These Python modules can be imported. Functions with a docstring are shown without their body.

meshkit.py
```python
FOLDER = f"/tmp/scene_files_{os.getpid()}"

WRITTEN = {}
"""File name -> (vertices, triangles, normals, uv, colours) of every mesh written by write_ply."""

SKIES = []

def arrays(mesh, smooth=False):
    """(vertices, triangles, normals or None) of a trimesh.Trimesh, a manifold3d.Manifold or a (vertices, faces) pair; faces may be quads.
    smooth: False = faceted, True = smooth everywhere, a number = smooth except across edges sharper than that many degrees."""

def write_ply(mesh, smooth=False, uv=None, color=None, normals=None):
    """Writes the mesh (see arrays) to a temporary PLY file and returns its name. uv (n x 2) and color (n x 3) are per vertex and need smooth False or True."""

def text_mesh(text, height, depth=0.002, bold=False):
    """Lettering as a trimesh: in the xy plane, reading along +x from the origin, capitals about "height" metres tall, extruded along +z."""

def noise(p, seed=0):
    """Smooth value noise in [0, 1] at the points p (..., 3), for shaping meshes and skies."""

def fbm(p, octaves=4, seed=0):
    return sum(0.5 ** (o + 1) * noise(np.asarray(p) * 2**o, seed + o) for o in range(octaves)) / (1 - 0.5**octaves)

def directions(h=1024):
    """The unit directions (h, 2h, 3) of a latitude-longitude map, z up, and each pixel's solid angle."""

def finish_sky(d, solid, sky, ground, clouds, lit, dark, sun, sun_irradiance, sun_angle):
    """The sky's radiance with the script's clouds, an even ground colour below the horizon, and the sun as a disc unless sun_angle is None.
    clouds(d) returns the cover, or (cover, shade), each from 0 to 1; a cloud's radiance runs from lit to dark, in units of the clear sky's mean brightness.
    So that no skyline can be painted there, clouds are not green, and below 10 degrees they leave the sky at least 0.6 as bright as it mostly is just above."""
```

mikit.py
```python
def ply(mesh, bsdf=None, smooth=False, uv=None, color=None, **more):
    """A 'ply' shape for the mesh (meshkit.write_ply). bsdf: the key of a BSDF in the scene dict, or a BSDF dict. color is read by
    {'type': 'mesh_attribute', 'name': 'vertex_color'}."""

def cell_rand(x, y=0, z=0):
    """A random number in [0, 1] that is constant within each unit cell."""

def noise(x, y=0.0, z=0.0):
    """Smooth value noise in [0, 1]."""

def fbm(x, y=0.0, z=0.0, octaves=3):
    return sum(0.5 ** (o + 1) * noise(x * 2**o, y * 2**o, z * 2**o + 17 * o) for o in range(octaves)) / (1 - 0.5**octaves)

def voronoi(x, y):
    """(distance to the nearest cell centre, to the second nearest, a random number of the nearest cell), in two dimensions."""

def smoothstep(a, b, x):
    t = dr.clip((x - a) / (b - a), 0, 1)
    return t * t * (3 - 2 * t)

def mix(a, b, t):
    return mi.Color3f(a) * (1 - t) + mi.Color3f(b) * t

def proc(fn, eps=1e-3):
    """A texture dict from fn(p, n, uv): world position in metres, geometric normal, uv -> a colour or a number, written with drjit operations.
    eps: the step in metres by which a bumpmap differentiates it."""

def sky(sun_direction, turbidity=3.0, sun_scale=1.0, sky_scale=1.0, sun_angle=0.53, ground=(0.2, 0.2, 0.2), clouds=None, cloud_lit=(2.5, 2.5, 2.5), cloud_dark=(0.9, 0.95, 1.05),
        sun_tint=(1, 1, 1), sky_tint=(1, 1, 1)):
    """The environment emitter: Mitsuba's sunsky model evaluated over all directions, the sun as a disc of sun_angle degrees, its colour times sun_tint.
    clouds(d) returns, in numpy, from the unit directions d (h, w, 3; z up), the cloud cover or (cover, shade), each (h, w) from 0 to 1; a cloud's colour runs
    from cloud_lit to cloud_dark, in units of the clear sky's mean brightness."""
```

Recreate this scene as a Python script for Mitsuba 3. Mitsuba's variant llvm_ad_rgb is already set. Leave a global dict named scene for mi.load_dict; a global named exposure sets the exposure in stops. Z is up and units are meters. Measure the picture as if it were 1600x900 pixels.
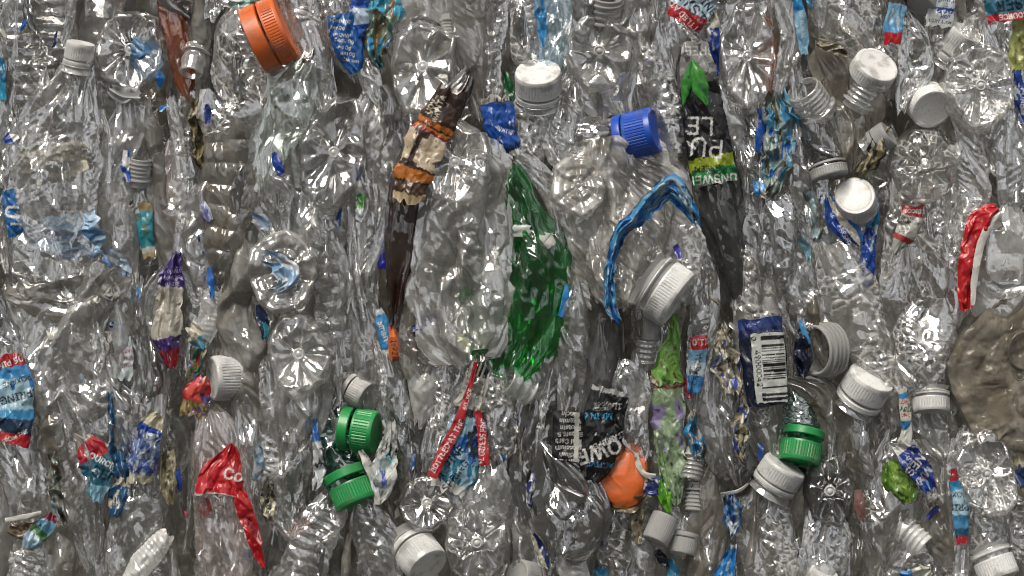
import math, numpy as np, trimesh, shapely, mitsuba as mi, mikit, meshkit
from scipy.interpolate import LinearNDInterpolator, PchipInterpolator
from scipy.spatial import cKDTree
import drjit as dr
from mikit import noise, fbm, voronoi, smoothstep, mix, proc

# ---------------------------------------------------------------- camera, sky, exposure
S = 0.0004                       # metres per unit of the layout: one unit is 0.4 mm on the face of the bale, x to the right, y down, z out of the bale
DIST = 2.0
scene, labels = {}, {}
exposure = 3.9
scene['camera'] = {'type': 'perspective', 'fov': 2 * math.degrees(math.atan(800 * S / DIST)), 'fov_axis': 'x', 'near_clip': 0.05, 'far_clip': 50.0,
    'to_world': mi.ScalarTransform4f().look_at(origin=[0, -DIST, 0], target=[0, 0, 0], up=[0, 0, 1])}
def clouds(d):
    n = meshkit.fbm(d * np.array([2.2, 2.2, 3.0]) + 5.0, 4, 3)
    return np.ones(d.shape[:2]), np.clip((n - 0.42) * 5.0, 0, 1)
scene['sky'] = mikit.sky([-0.30, -0.62, 0.92], turbidity=3, sun_tint=(0.87, 0.97, 1.13), sun_scale=0.3, sun_angle=38, clouds=clouds, cloud_lit=(0.95, 0.97, 1.0), cloud_dark=(0.14, 0.144, 0.15), ground=(0.06, 0.06, 0.058))

# ---------------------------------------------------------------- materials
def rgb(*c): return {'type': 'rgb', 'value': [float(x) for x in c]}
FILM = {}
def film(key, wlo, whi, haze, trans=0.78, dirt=(0.11, 0.095, 0.075), dirty=0.5, drops=0.0, rough=0.25, ior=2.3):
    """Thin clear plastic: a mirror-smooth sheet, partly hazed. u of a mesh is how hazy it is there; v is its tone (a whole number) and stain (the rest), see skin. drops: size of the beads of water."""
    FILM[key] = wlo, whi, dirty, drops
    trans = (trans,) * 3 if np.isscalar(trans) else trans
    def col(p, n, uv):
        t = dr.floor(uv.y); f = uv.y - t
        c = mi.Color3f(haze) * (0.76 + 0.03 * t)
        c = dr.lerp(c, mi.Color3f(0.70), dr.clip((0.3 - f) / 0.25, 0, 1))
        return dr.lerp(c, mi.Color3f(dirt), dr.clip((f - 0.3) / 0.6, 0, 1))
    scene[key] = {'type': 'blendbsdf', 'weight': proc(lambda p, n, uv: uv.x),
         'bsdf_0': {'type': 'thindielectric', 'int_ior': ior, 'specular_transmittance': rgb(*trans)},
         'bsdf_1': {'type': 'principledthin', 'base_color': proc(col), 'roughness': rough, 'diff_trans': 0.75, 'spec_trans': 0.0, 'eta': 1.5}}
def sstep(a, b, x):
    t = np.clip((x - a) / (b - a), 0, 1)
    return t * t * (3 - 2 * t)
def skin(V, mat, rng, rim=None):
    """Haze and stain of a film mesh: cloudy haze, stains and specks of dirt, whitish rims round the drops."""
    wlo, whi, dirty, drops = FILM[mat]
    o = rng.uniform(0, 50, 3); k = rng.choice([0.5, 0.75, 1.0, 1.3, 1.6])
    f = meshkit.fbm(V * np.array([90, 90, 55]) + o, 3)
    stain = sstep(0.47, 0.62, meshkit.fbm(V * np.array([70, 70, 45]) + o[::-1], 4)) * dirty
    speck = sstep(0.62, 0.68, meshkit.fbm(V * 420 + o, 2)) * dirty
    vein = (1 - sstep(0.02, 0.07, np.abs(meshkit.fbm(V * np.array([120, 120, 75]) + o * 1.7, 3) - 0.5))) * sstep(0.48, 0.58, meshkit.fbm(V * 60 + o * 2.3, 2)) * dirty   # cracked dried dirt
    stain = np.maximum(stain, vein)
    w = (wlo + (whi - wlo) * sstep(0.32, 0.68, f)) * k + 0.20 * stain + 0.45 * speck
    d = 0.3 + 0.6 * np.clip(np.maximum(stain, speck), 0, 1)
    if rim is not None: w = w + 0.42 * rim; d = d + (0.08 - d) * rim
    return np.stack([np.clip(w, 0.01, 0.97), rng.integers(0, 17) + np.clip(d, 0.05, 0.9)], 1)
def solid(c, rough=0.4, grime=0.25, seed=0, spec=0.5, dirt=(0.07, 0.06, 0.045)):
    def col(p, n, uv):
        g = smoothstep(0.50, 0.72, fbm(p.x * 130 + seed, p.y * 130, p.z * 130, 4))
        k = smoothstep(0.68, 0.74, fbm(p.x * 600 + seed, p.y * 600, p.z * 600, 2))
        return mix(mix(c, dirt, g * grime), dirt, k * 0.5 * grime)
    return {'type': 'twosided', 'bsdf': {'type': 'principled', 'base_color': proc(col), 'roughness': rough, 'specular': spec}}
def frost(c, k=0.9, rough=0.4):
    return {'type': 'principledthin', 'base_color': rgb(*c), 'roughness': rough, 'diff_trans': k, 'spec_trans': 0.0, 'eta': 1.5}
film('cl', 0.008, 0.05, (0.70, 0.70, 0.69))
film('hz', 0.03, 0.12, (0.47, 0.47, 0.46), dirty=0.6, ior=2.1)
film('du', 0.15, 0.38, (0.29, 0.272, 0.24), dirty=0.8, ior=1.85)
film('gr', 0.30, 0.62, (0.19, 0.172, 0.142), trans=0.72, dirty=0.9, rough=0.4, ior=1.6)
film('bu', 0.008, 0.05, (0.70, 0.69, 0.67), drops=15.0)
film('bd', 0.04, 0.16, (0.46, 0.44, 0.41), trans=0.75, drops=15.0)
film('sm', 0.06, 0.24, (0.20, 0.20, 0.20), trans=0.42)
film('sa', 0.40, 0.72, (0.25, 0.245, 0.235), dirty=0.6, rough=0.3)
film('pale', 0.09, 0.22, (0.62, 0.62, 0.605), trans=0.82, dirty=0.6, ior=2.3)
film('shell', 0.16, 0.38, (0.60, 0.59, 0.565), trans=0.85, dirty=0.7, ior=2.1)
film('gn', 0.08, 0.24, (0.012, 0.21, 0.05), trans=(0.05, 0.52, 0.13), dirty=0.2, ior=1.6)
film('bk', 0.12, 0.34, (0.13, 0.13, 0.132), trans=0.22, dirty=0.3, ior=1.7)
film('am', 0.35, 0.70, (0.36, 0.11, 0.045), trans=(0.7, 0.3, 0.15), dirty=0.6)
film('br', 0.25, 0.60, (0.035, 0.016, 0.012), trans=(0.30, 0.10, 0.05), dirty=0.2)
film('te', 0.02, 0.12, (0.54, 0.60, 0.56), trans=(0.92, 0.96, 0.935))
film('lb', 0.03, 0.14, (0.42, 0.54, 0.62), trans=(0.80, 0.91, 0.97))
film('pk', 0.03, 0.12, (0.60, 0.52, 0.51), trans=(0.97, 0.93, 0.92))
film('dg', 0.04, 0.16, (0.06, 0.16, 0.14), trans=(0.25, 0.48, 0.42), drops=7.0, dirty=0.2)
film('nk', 0.22, 0.42, (0.70, 0.70, 0.69), dirty=0.3)
scene.update({
    'fr': frost((0.34, 0.34, 0.335)),
    'wb': solid((0.43, 0.43, 0.425), 0.28, 0.45, 21), 'wd': solid((0.27, 0.268, 0.26), 0.32, 0.6, 22),
    'wh': solid((0.33, 0.33, 0.325), 0.28, 0.45, 1), 'gy': solid((0.22, 0.22, 0.217), 0.4, 0.3, 2),
    'cap_orange': solid((0.42, 0.085, 0.016), 0.4, 0.35, 4), 'cap_blue': solid((0.006, 0.045, 0.27), 0.35, 0.15, 5), 'cap_green': solid((0.005, 0.15, 0.036), 0.35, 0.3, 6),
    'packed': solid((0.40, 0.39, 0.36), 0.3, 0.7, 3),
    'print': {'type': 'twosided', 'bsdf': {'type': 'principled', 'base_color': {'type': 'mesh_attribute', 'name': 'vertex_color'}, 'roughness': 0.32, 'specular': 0.5}},
})

# ---------------------------------------------------------------- shapes
def W(x, y, z):
    return np.stack([(np.asarray(x) - 800) * S, -np.asarray(z) * S * 1.2, (450 - np.asarray(y)) * S], -1).reshape(-1, 3)
def crumple(rng, u, v, su, sv):
    """A faceted height field: random heights on a jittered lattice of cells su by sv, joined by flat triangles with sharp creases between them."""
    uu, vv = u / su, v / sv
    i0, i1, j0, j1 = int(uu.min()) - 2, int(uu.max()) + 3, int(vv.min()) - 2, int(vv.max()) + 3
    gi, gj = np.meshgrid(np.arange(i0, i1), np.arange(j0, j1), indexing='ij')
    pts = np.stack([gi.ravel(), gj.ravel()], 1) + rng.uniform(-0.5, 0.5, (gi.size, 2))
    f = LinearNDInterpolator(pts, rng.uniform(-1, 1, gi.size), fill_value=0)
    return f(np.stack([uu.ravel(), vv.ravel()], 1)).reshape(u.shape)
def beads(rng, u, v, size):
    """(height 0..1, rim 0..1) of beads of water touching one another, in patches."""
    pts = rng.uniform([u.min() - 20, v.min() - 20], [u.max() + 20, v.max() + 20], (int((np.ptp(u) + 40) * (np.ptp(v) + 40) / size ** 2 * 1.6), 2))
    for _ in range(1):                                       # spread them more evenly
        d, i = cKDTree(pts).query(pts, 2); pts = pts + (pts - pts[i[:, 1]]) * np.clip(0.5 * (size * 0.75 / np.maximum(d[:, 1:], 0.5) - 1), 0, 0.6)
    q = np.stack([u.ravel(), v.ravel()], 1); d, i = cKDTree(pts).query(q, 2)
    e = ((d[:, 1] - d[:, 0]) / size).reshape(u.shape)
    o = rng.uniform(0, 90)
    patch = sstep(0.50, 0.56, meshkit.fbm(np.stack([u / 46 + o, v / 34, 0 * u], -1), 2))
    keep = (meshkit.noise(np.stack([i[:, 0] * 1.7, i[:, 0] * 0, i[:, 0] * 0], -1)) > 0.25).reshape(u.shape)
    return np.sqrt(np.clip(e / 0.8, 0, 1)) * patch * keep, (1 - sstep(0.04, 0.20, e)) * patch
def spline(P, n):
    P = np.asarray(P, float)
    d = np.r_[0, np.cumsum(np.maximum(np.hypot(*np.diff(P[:, :2], axis=0).T), 1e-3))]
    t = np.linspace(0, d[-1], n)
    return np.stack([PchipInterpolator(d, P[:, k])(t) for k in range(P.shape[1])], 1), t
def faces(nu, nv, close=False):
    i, j = np.meshgrid(np.arange(nu - 1), np.arange(nv if close else nv - 1), indexing='ij')
    j2 = (j + 1) % nv
    return np.stack([i * nv + j, i * nv + j2, (i + 1) * nv + j2, (i + 1) * nv + j], -1).reshape(-1, 4)
def frame(Q):
    T = np.gradient(Q[:, :2], axis=0); T /= np.linalg.norm(T, axis=1, keepdims=True) + 1e-9
    return np.stack([-T[:, 1], T[:, 0]], 1)
def tube(path, rng, z=0.0, depth=0.36, lens=1.8, amp=1.0, su=46, sv=14, folds=6, ribs=None, step=2.1, drops=0.0, style=None):
    """A crushed hollow body along path = [(x, y, half width[, z])...]: front and back sheet, dented, creased and folded."""
    P = np.asarray(path, float)
    if P.shape[1] == 3: P = np.c_[P, np.zeros(len(P))]
    L = np.hypot(*np.diff(P[:, :2], axis=0).T).sum()
    nu = max(12, int(L / step)); Q, t = spline(P, nu); Q[:, 2] = np.maximum(Q[:, 2], 0.4); N = frame(Q)
    wm = Q[:, 2].max(); nf = max(12, int(2.4 * wm / step)); nb = max(7, nf // 2)
    th = np.r_[np.linspace(0, np.pi, nf, endpoint=False), np.linspace(np.pi, 2 * np.pi, nb, endpoint=False)]
    c, s = np.cos(th)[None], np.sin(th)[None]
    zz = np.sign(s) * np.abs(s) ** lens
    w = Q[:, 2:3]
    arc = (th * wm * 0.8)[None] * np.ones((nu, 1)); uu = t[:, None] * np.ones((1, len(th)))
    style = int(rng.choice([0, 2, 2, 3, 3, 4, 4])) if style is None else style        # 0 evenly dented, 2 long lengthwise pleats, 3 broad flat facets, 4 smooth with few folds
    q = rng.uniform(-.6, .6)
    big, mid, small, fine = ((.28, 6.4, 2.7, 1.1), (.24, 7.5, 2.0, 1.0), (.18, 6.4, 1.8, .9), (.40, 6.0, 1.7, .7), (.36, 3.9, 1.0, .4))[style]
    au, av = ((su, sv), (su * .8, sv * 1.2), (su * 2.6, sv * .8), (su * 0.9, sv * 1.7), (su * 1.3, sv * 1.9))[style]
    h = amp * (big * min(wm, 55) * crumple(rng, uu, arc, au * 1.5, av * 1.5) + mid * crumple(rng, uu + q * arc, arc, au * 0.8, av * 0.8) + small * crumple(rng, uu - 0.3 * arc, arc, 17, 9))
    h = h + amp * fine * crumple(rng, uu + arc, arc, 8, 6) * sstep(0.42, 0.60, meshkit.fbm(np.stack([uu / 60, arc / 45, 0 * uu + rng.uniform(0, 60)], -1), 2))
    o = rng.uniform(0, 60)
    for p_, a_, q_ in ((8.5, 1.5, rng.uniform(-0.5, 0.5)), (13, 2.0, rng.uniform(-1.2, 1.2))):   # bundles of fine pleats
        m = sstep(0.50, 0.62, meshkit.fbm(np.stack([uu / 75 + o + p_, arc / 30, 0 * uu], -1), 2))
        ph = (arc + q_ * uu + 22 * meshkit.fbm(np.stack([uu / 40, arc / 26, 0 * uu + p_ + o], -1), 2)) / p_
        h = h + amp * a_ * m * (.5 if style > 2 else 1) * (2 * np.abs(ph % 1 - 0.5) - 0.5)
    for k in range(folds):
        a0 = rng.uniform(0.12, 0.88) * np.pi * wm * 0.8
        wander = wm * 0.4 * np.interp(t, np.linspace(0, L, 7), rng.uniform(-1, 1, 7))
        wd = rng.uniform(3, 9); g = np.maximum(0, 1 - np.abs(arc - a0 - wander[:, None]) / wd) * rng.choice([1.0, 1.0, -0.8])
        env = np.interp(t, np.linspace(0, L, 5), rng.uniform(-0.5, 1, 5))[:, None]
        h = h - g * env * rng.uniform(0.9, 1.7) * wd * amp
    if ribs:
        h = h + ribs[1] * np.abs(np.sin(np.pi * (uu + 5 * crumple(rng, uu, arc, 60, 30)) / ribs[0])) ** 0.6 - ribs[1]
    h = h * np.clip(w / (0.35 * wm), 0, 1)
    rim = None
    if drops:
        b, rim = beads(rng, uu, arc, drops); h = h + b * 0.27 * drops; rim = rim.ravel()
    ends = np.abs(np.linspace(-1, 1, nu))[:, None] ** 7 * np.interp(th, np.linspace(0, 2 * np.pi, 12), (lambda a: np.r_[a, a[0]])(rng.uniform(-1, 1, 11)))[None] * min(0.5 * wm, 14)   # torn, uneven ends
    X = Q[:, 0:1] + N[:, 0:1] * (w + h * 0.8) * c + N[:, 1:2] * ends
    Y = Q[:, 1:2] + N[:, 1:2] * (w + h * 0.8) * c - N[:, 0:1] * ends
    Z = z + Q[:, 3:4] + np.minimum(w, 60) * depth * zz + h * s * (0.35 + 0.65 * np.abs(zz))
    return W(X, Y, Z), faces(nu, len(th), True), rim
def star(cx, cy, rx, ry, rng, ang=0, lobes=5, z=0, H=16, groove=9, amp=1.0, tx=0, ty=9, phase=None, step=2.5, wall=60, ring=False, drops=0.0, petal=False, fine=0.0):
    """(base, side, nub) of a bottle seen on its base: ribbed foot, moulding nub, and the side running back into the bale."""
    R = max(rx, ry); nt = max(48, int(2 * np.pi * R / step)); nr = max(12, int(R / step))
    th = np.linspace(0, 2 * np.pi, nt, endpoint=False)
    m_ = 2 * lobes if lobes < 8 else 13; a = np.sort(np.arange(m_) * 2 * np.pi / m_ + rng.uniform(-.14, .14, m_)); cr_ = 1 + rng.uniform(-.08, .08, m_)   # the rim is bent into straight runs
    cx_, cy_ = np.r_[np.cos(a) * cr_, np.cos(a[0]) * cr_[0]], np.r_[np.sin(a) * cr_, np.sin(a[0]) * cr_[0]]
    f_ = np.interp((th - a[0]) % (2 * np.pi), np.r_[a - a[0], 2 * np.pi], np.arange(m_ + 1)); qx, qy = np.interp(f_, np.arange(m_ + 1), cx_), np.interp(f_, np.arange(m_ + 1), cy_)
    rim = np.hypot(qx, qy); th = np.unwrap(np.arctan2(qy, qx))
    phase = rng.uniform(0, 2) if phase is None else phase
    ca, sa = math.cos(math.radians(ang)), math.sin(math.radians(ang))
    def place(r, h):
        lx, ly = rx * r * (np.cos(th) * rim)[None], ry * r * (np.sin(th) * rim)[None]
        return W(cx + lx * ca - ly * sa, cy + lx * sa + ly * ca, z + h + tx * lx / R + ty * ly / R)
    r = np.linspace(0, 1, nr)[:, None] * np.ones((1, nt)); T = th[None] * np.ones((nr, 1))
    prof = np.where(r > 0.86, 1 - (np.maximum(r - 0.86, 0) / 0.16) ** 2 * 0.5, 0.30 + 0.70 * np.clip(r / 0.86, 0, 1) ** 1.2)
    if petal:                                                # round hollow feet about a flat middle
        prof = .35 + .9 * np.exp(-((r - .60) / .24) ** 2) * (.5 + .5 * np.cos(lobes * (T + phase) + np.pi)) ** .7 - .5 * np.clip((r - .88) / .12, 0, 1) ** 2 - .18 * np.exp(-((r - .22) / .06) ** 2); groove *= .25
    if ring: prof = prof + 0.25 * np.abs(np.sin(r * 11)) ** 0.7
    g = np.abs(np.cos(lobes * (T + phase) / 2)) ** 6
    h = H * prof - groove * g * np.clip((r - .14) / 0.3, 0, 1) * np.clip((1.15 - r) / 0.3, 0, 1) * 1.8
    lx, ly = rx * r * np.cos(T), ry * r * np.sin(T)
    h = h + amp * (5 * crumple(rng, lx, ly, 32, 26) + 2.4 * crumple(rng, lx, ly, 16, 14) + fine * crumple(rng, lx + ly, ly, 13, 7)) * np.clip((r - 0.1) / 0.2, 0, 1)
    rim_ = None
    if drops:
        b, rim_ = beads(rng, lx, ly, drops); h = h + b * 0.27 * drops; rim_ = rim_.ravel()
    A = place(r, h)
    nw = max(6, int(wall / 4)); k = np.linspace(0, 1, nw)[:, None] * np.ones((1, nt)); Tw = th[None] * np.ones((nw, 1))
    c2 = amp * 0.06 * crumple(rng, k * wall, Tw * R, 26, 18)
    B = place(1 + np.sin(k * 1.6) * 0.05 + c2 * np.clip(k * 6, 0, 1), h[-1:] - k * wall)
    rr = np.array([0, 3, 4.2, 4.6, 6.6, 7.4, 9.5])[:, None] * np.ones((1, 20)); hh = np.array([2.6, 2.4, 1.4, 0.2, 0.4, 2.0, -1.5])[:, None] * np.ones((1, 20)) + 0.30 * H + 1.5
    tn = np.linspace(0, 2 * np.pi, 20, endpoint=False)[None]
    C = W(cx + rr * np.cos(tn), cy + rr * np.sin(tn), z + hh)
    return (A, faces(nr, nt, True), rim_), (B, faces(nw, nt, True)), (C, faces(7, 20, True))
def lathe(prof, c, a, tilt, z, n=64, knurl=0, kd=0.0, k0=0, k1=0, squash=1.0):
    """prof: [(radius, height)...] turned about the axis that points along screen angle a (degrees, 0 right, 90 down) and leans out of the bale by tilt; rows k0..k1 carry knurls."""
    a, tl = math.radians(a), math.radians(tilt)
    ax = np.array([math.cos(tl) * math.cos(a), math.cos(tl) * math.sin(a), math.sin(tl)])
    e1 = np.array([-math.sin(a), math.cos(a), 0]); e2 = np.cross(ax, e1)
    P = np.asarray(prof, float); th = np.linspace(0, 2 * np.pi, n, endpoint=False)
    R = P[:, 0:1] * np.ones((1, n))
    if knurl:
        w = np.zeros(len(P)); w[k0:k1] = 1
        R = R - w[:, None] * kd * (0.5 - 0.5 * np.sign(np.sin(knurl * th) + 0.2))[None]
    V = np.array([c[0], c[1], z])[None, None] + R[..., None] * (np.cos(th)[None, :, None] * e1 * squash + np.sin(th)[None, :, None] * e2) + P[:, 1][:, None, None] * ax
    return W(V[..., 0], V[..., 1], V[..., 2]), faces(len(P), n, True)
def srgb(c):
    c = np.array(c, float) / 255
    return np.where(c < 0.04, c / 12.92, ((c + 0.055) / 1.055) ** 2.4) * 0.42
GLYPH = {}
def glyphs(text, bold):
    if (text, bold) not in GLYPH:
        m = meshkit.text_mesh(text, 1.0, 0.1, bold)
        t = m.triangles[(m.face_normals[:, 2] > 0.9)][:, :, :2]
        g = shapely.union_all([shapely.Polygon(x).buffer(0.002) for x in t]); shapely.prepare(g)
        GLYPH[text, bold] = g, m.bounds[0][0], m.bounds[1][0]
    return GLYPH[text, bold]
def write(col, X, Y, text, x, y, size, ang, ink, flip=1, wide=1.0, bold=True):
    """Prints text, centred on the layout point (x, y), capitals size tall, turned clockwise by ang degrees; flip -1 mirrors it."""
    g, x0, x1 = glyphs(text, bold)
    a = math.radians(ang); dx, dy = X - x, Y - y
    lx, ly = dx * math.cos(a) + dy * math.sin(a), -dx * math.sin(a) + dy * math.cos(a)
    on = shapely.contains_xy(g, lx * flip / size / wide + (x0 + x1) / 2, -ly / size + 0.5)
    col[on] = srgb(ink)
def sheet(path, rng, bands, z=0.0, curv=0.25, amp=1.0, step=1.3, texts=(), blotch=(), bars=(), ragged=0.14, wear=0.3, across=False, s_range=(-1, 1), cell=(15, 9), torn=0.22):
    """A printed film label along path: vertices and the print's colours. bands: (where it ends, colour) along the length, or across the width."""
    P = np.asarray(path, float)
    if P.shape[1] == 3: P = np.c_[P, np.zeros(len(P))]
    L = np.hypot(*np.diff(P[:, :2], axis=0).T).sum(); wm = P[:, 2].max()
    nu, nv = max(10, int(L / step)), max(8, int(2 * wm / step))
    Q, t = spline(P, nu); N = frame(Q)
    dP = np.r_[0, np.cumsum(np.maximum(np.hypot(*np.diff(P[:, :2], axis=0).T), 1e-3))]; Q[:, 2] = np.interp(t, dP, np.maximum(P[:, 2], torn * wm))
    s = np.linspace(*s_range, nv)[None]; uu = t[:, None] * np.ones((1, nv)); vv = s * wm * np.ones((nu, 1))
    h = amp * (5.0 * crumple(rng, uu, vv, cell[0] * 1.6, cell[1] * 1.6) + 3.2 * crumple(rng, uu + vv, vv, cell[0], cell[1]) + 1.2 * crumple(rng, uu, vv, 7, 5))
    fine = crumple(rng, uu, vv, 6, 3.5)
    eL, eR = [1 + ragged * np.interp(t, np.linspace(0, L, max(5, int(L / 9))), rng.uniform(-1, 1, max(5, int(L / 9))))[:, None] for _ in range(2)]
    sw = Q[:, 2:3] * s * np.where(s < 0, eL, eR)
    jag = ragged * min(60, 1.6 * wm) *  (np.interp(vv[0], np.linspace(-wm, wm, 9), rng.uniform(-1, 1, 9)))[None] * np.where(np.linspace(0, 1, nu)[:, None] < 0.5, 1, 1) * (np.abs(np.linspace(-1, 1, nu))[:, None] ** 6)
    T = np.stack([N[:, 1], -N[:, 0]], 1)
    X = Q[:, 0:1] + N[:, 0:1] * sw + T[:, 0:1] * jag; Y = Q[:, 1:2] + N[:, 1:2] * sw + T[:, 1:2] * jag
    Z = z + Q[:, 3:4] + curv * Q[:, 2:3] * np.sqrt(np.maximum(0, 1 - 0.9 * s * s)) + h
    f = (uu / L if not across else (s * np.ones((nu, 1)) + 1) / 2)
    col = np.zeros((nu, nv, 3)); k = np.searchsorted([b[0] for b in bands][:-1], f.ravel() + 0.012 * fine.ravel(), 'right').reshape(f.shape)
    col[:] = np.array([srgb(b[1]) for b in bands])[k]
    for c, sc, th, lo, hi in blotch:
        p = np.stack([uu / sc / 1.8 + vv / sc * 0.4, vv / sc * 1.3, np.full_like(uu, rng.uniform(0, 99))], -1)
        m = (meshkit.fbm(p, 3) > th) & (f >= lo) & (f <= hi)
        col[m] = srgb(c)
    for x, y, w_, h_, ang, n, ink in bars:
        a = math.radians(ang); dx, dy = X - x, Y - y
        lx, ly = dx * math.cos(a) + dy * math.sin(a), -dx * math.sin(a) + dy * math.cos(a)
        pat = np.repeat(rng.uniform(0, 1, n) < 0.5, 1); idx = np.clip(((lx / w_ + 0.5) * n).astype(int), 0, n - 1)
        m = (np.abs(lx) < w_ / 2) & (np.abs(ly) < h_ / 2) & pat[idx]
        col[m] = srgb(ink)
    for q in texts: write(col, X, Y, *q[:6], **(q[6] if len(q) > 6 else {}))
    col[(fine > 0.93 - 0.14 * wear)] = np.clip(col[(fine > 0.93 - 0.14 * wear)] * 0.3 + 0.30, 0, 0.6)
    sp = meshkit.fbm(np.stack([X / 9, Y / 9, uu * 0 + rng.uniform(0, 99)], -1), 3)
    col[sp > 0.74 - 0.05 * wear] *= 0.35
    return (W(X, Y, Z), faces(nu, nv)), col.reshape(-1, 3)

# ---------------------------------------------------------------- things
SEED, KEEP = [100], []
def rnd(seed=None):
    SEED[0] += 1
    return np.random.default_rng(SEED[0] if seed is None else seed)
USED = {}
def numbered(name):
    n = USED.get(name, -1) + 1; USED[name] = n
    return name if n == 0 else f'{name}_{n:03d}'
def thing(name, label, cat, group=None):
    key = numbered(name); labels[key] = {'label': label, 'category': cat}
    if group: labels[key]['group'] = group
    return key
def put(key, mesh, mat, smooth=True, **k):
    if mat in FILM:
        uv = skin(mesh[0], mat, rnd(), mesh[2] if len(mesh) > 2 else None)
        scene[key] = mikit.ply(mesh[:2], mat, smooth=True, uv=uv)
    else: scene[key] = mikit.ply(mesh[:2], mat, smooth=smooth, **k)
def part(parent, name, mesh, mat, smooth=True, label=None, **k):
    key = numbered(f'{parent}__{name}')
    put(key, mesh, mat, smooth, **k)
    if label: labels[key] = {'label': label}
    return key
def wet(mat):
    d = FILM[mat][3] if mat in FILM else 0
    return {'drops': d, 'step': 1.9, 'amp': 0.9, 'style': 4} if d else {}
DARK = ('bk', 'br', 'sa', 'gn')
def body(label, mat, path, parts=False, name='crushed_bottle', cat='plastic bottle', group=None, **k):
    """A crushed bottle; parts: caps, labels and such follow, so that the body is a part too."""
    if mat in ('gn', 'bk', 'br', 'sa', 'am', 'dg', 'cap_orange', 'nk'): KEEP.extend(q[:3] for q in path)
    key = thing(name, label, cat, group); m = tube(path, rnd(), **{**wet(mat), **({'folds': 2} if mat in DARK else {}), **k})
    if parts: part(key, 'body', m, mat)
    else: put(key, m, mat)
    return key
def based(label, mat, cx, cy, rx, ry, nub='nk', back=None, bk={}, **k):
    key = thing('crushed_bottle', label, 'plastic bottle'); KEEP.append((cx, cy, 0.85 * max(rx, ry)))
    a, b, c = star(cx, cy, rx, ry, rnd(), **{**{i: j for i, j in wet(mat).items() if i != 'style'}, **k})
    part(key, 'base', a, mat); part(key, 'side', b, mat); part(key, 'moulding_nub', c, nub)
    if back: part(key, 'body', tube(back, rnd(), **{**wet(mat), **bk}), mat)
    return key
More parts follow.
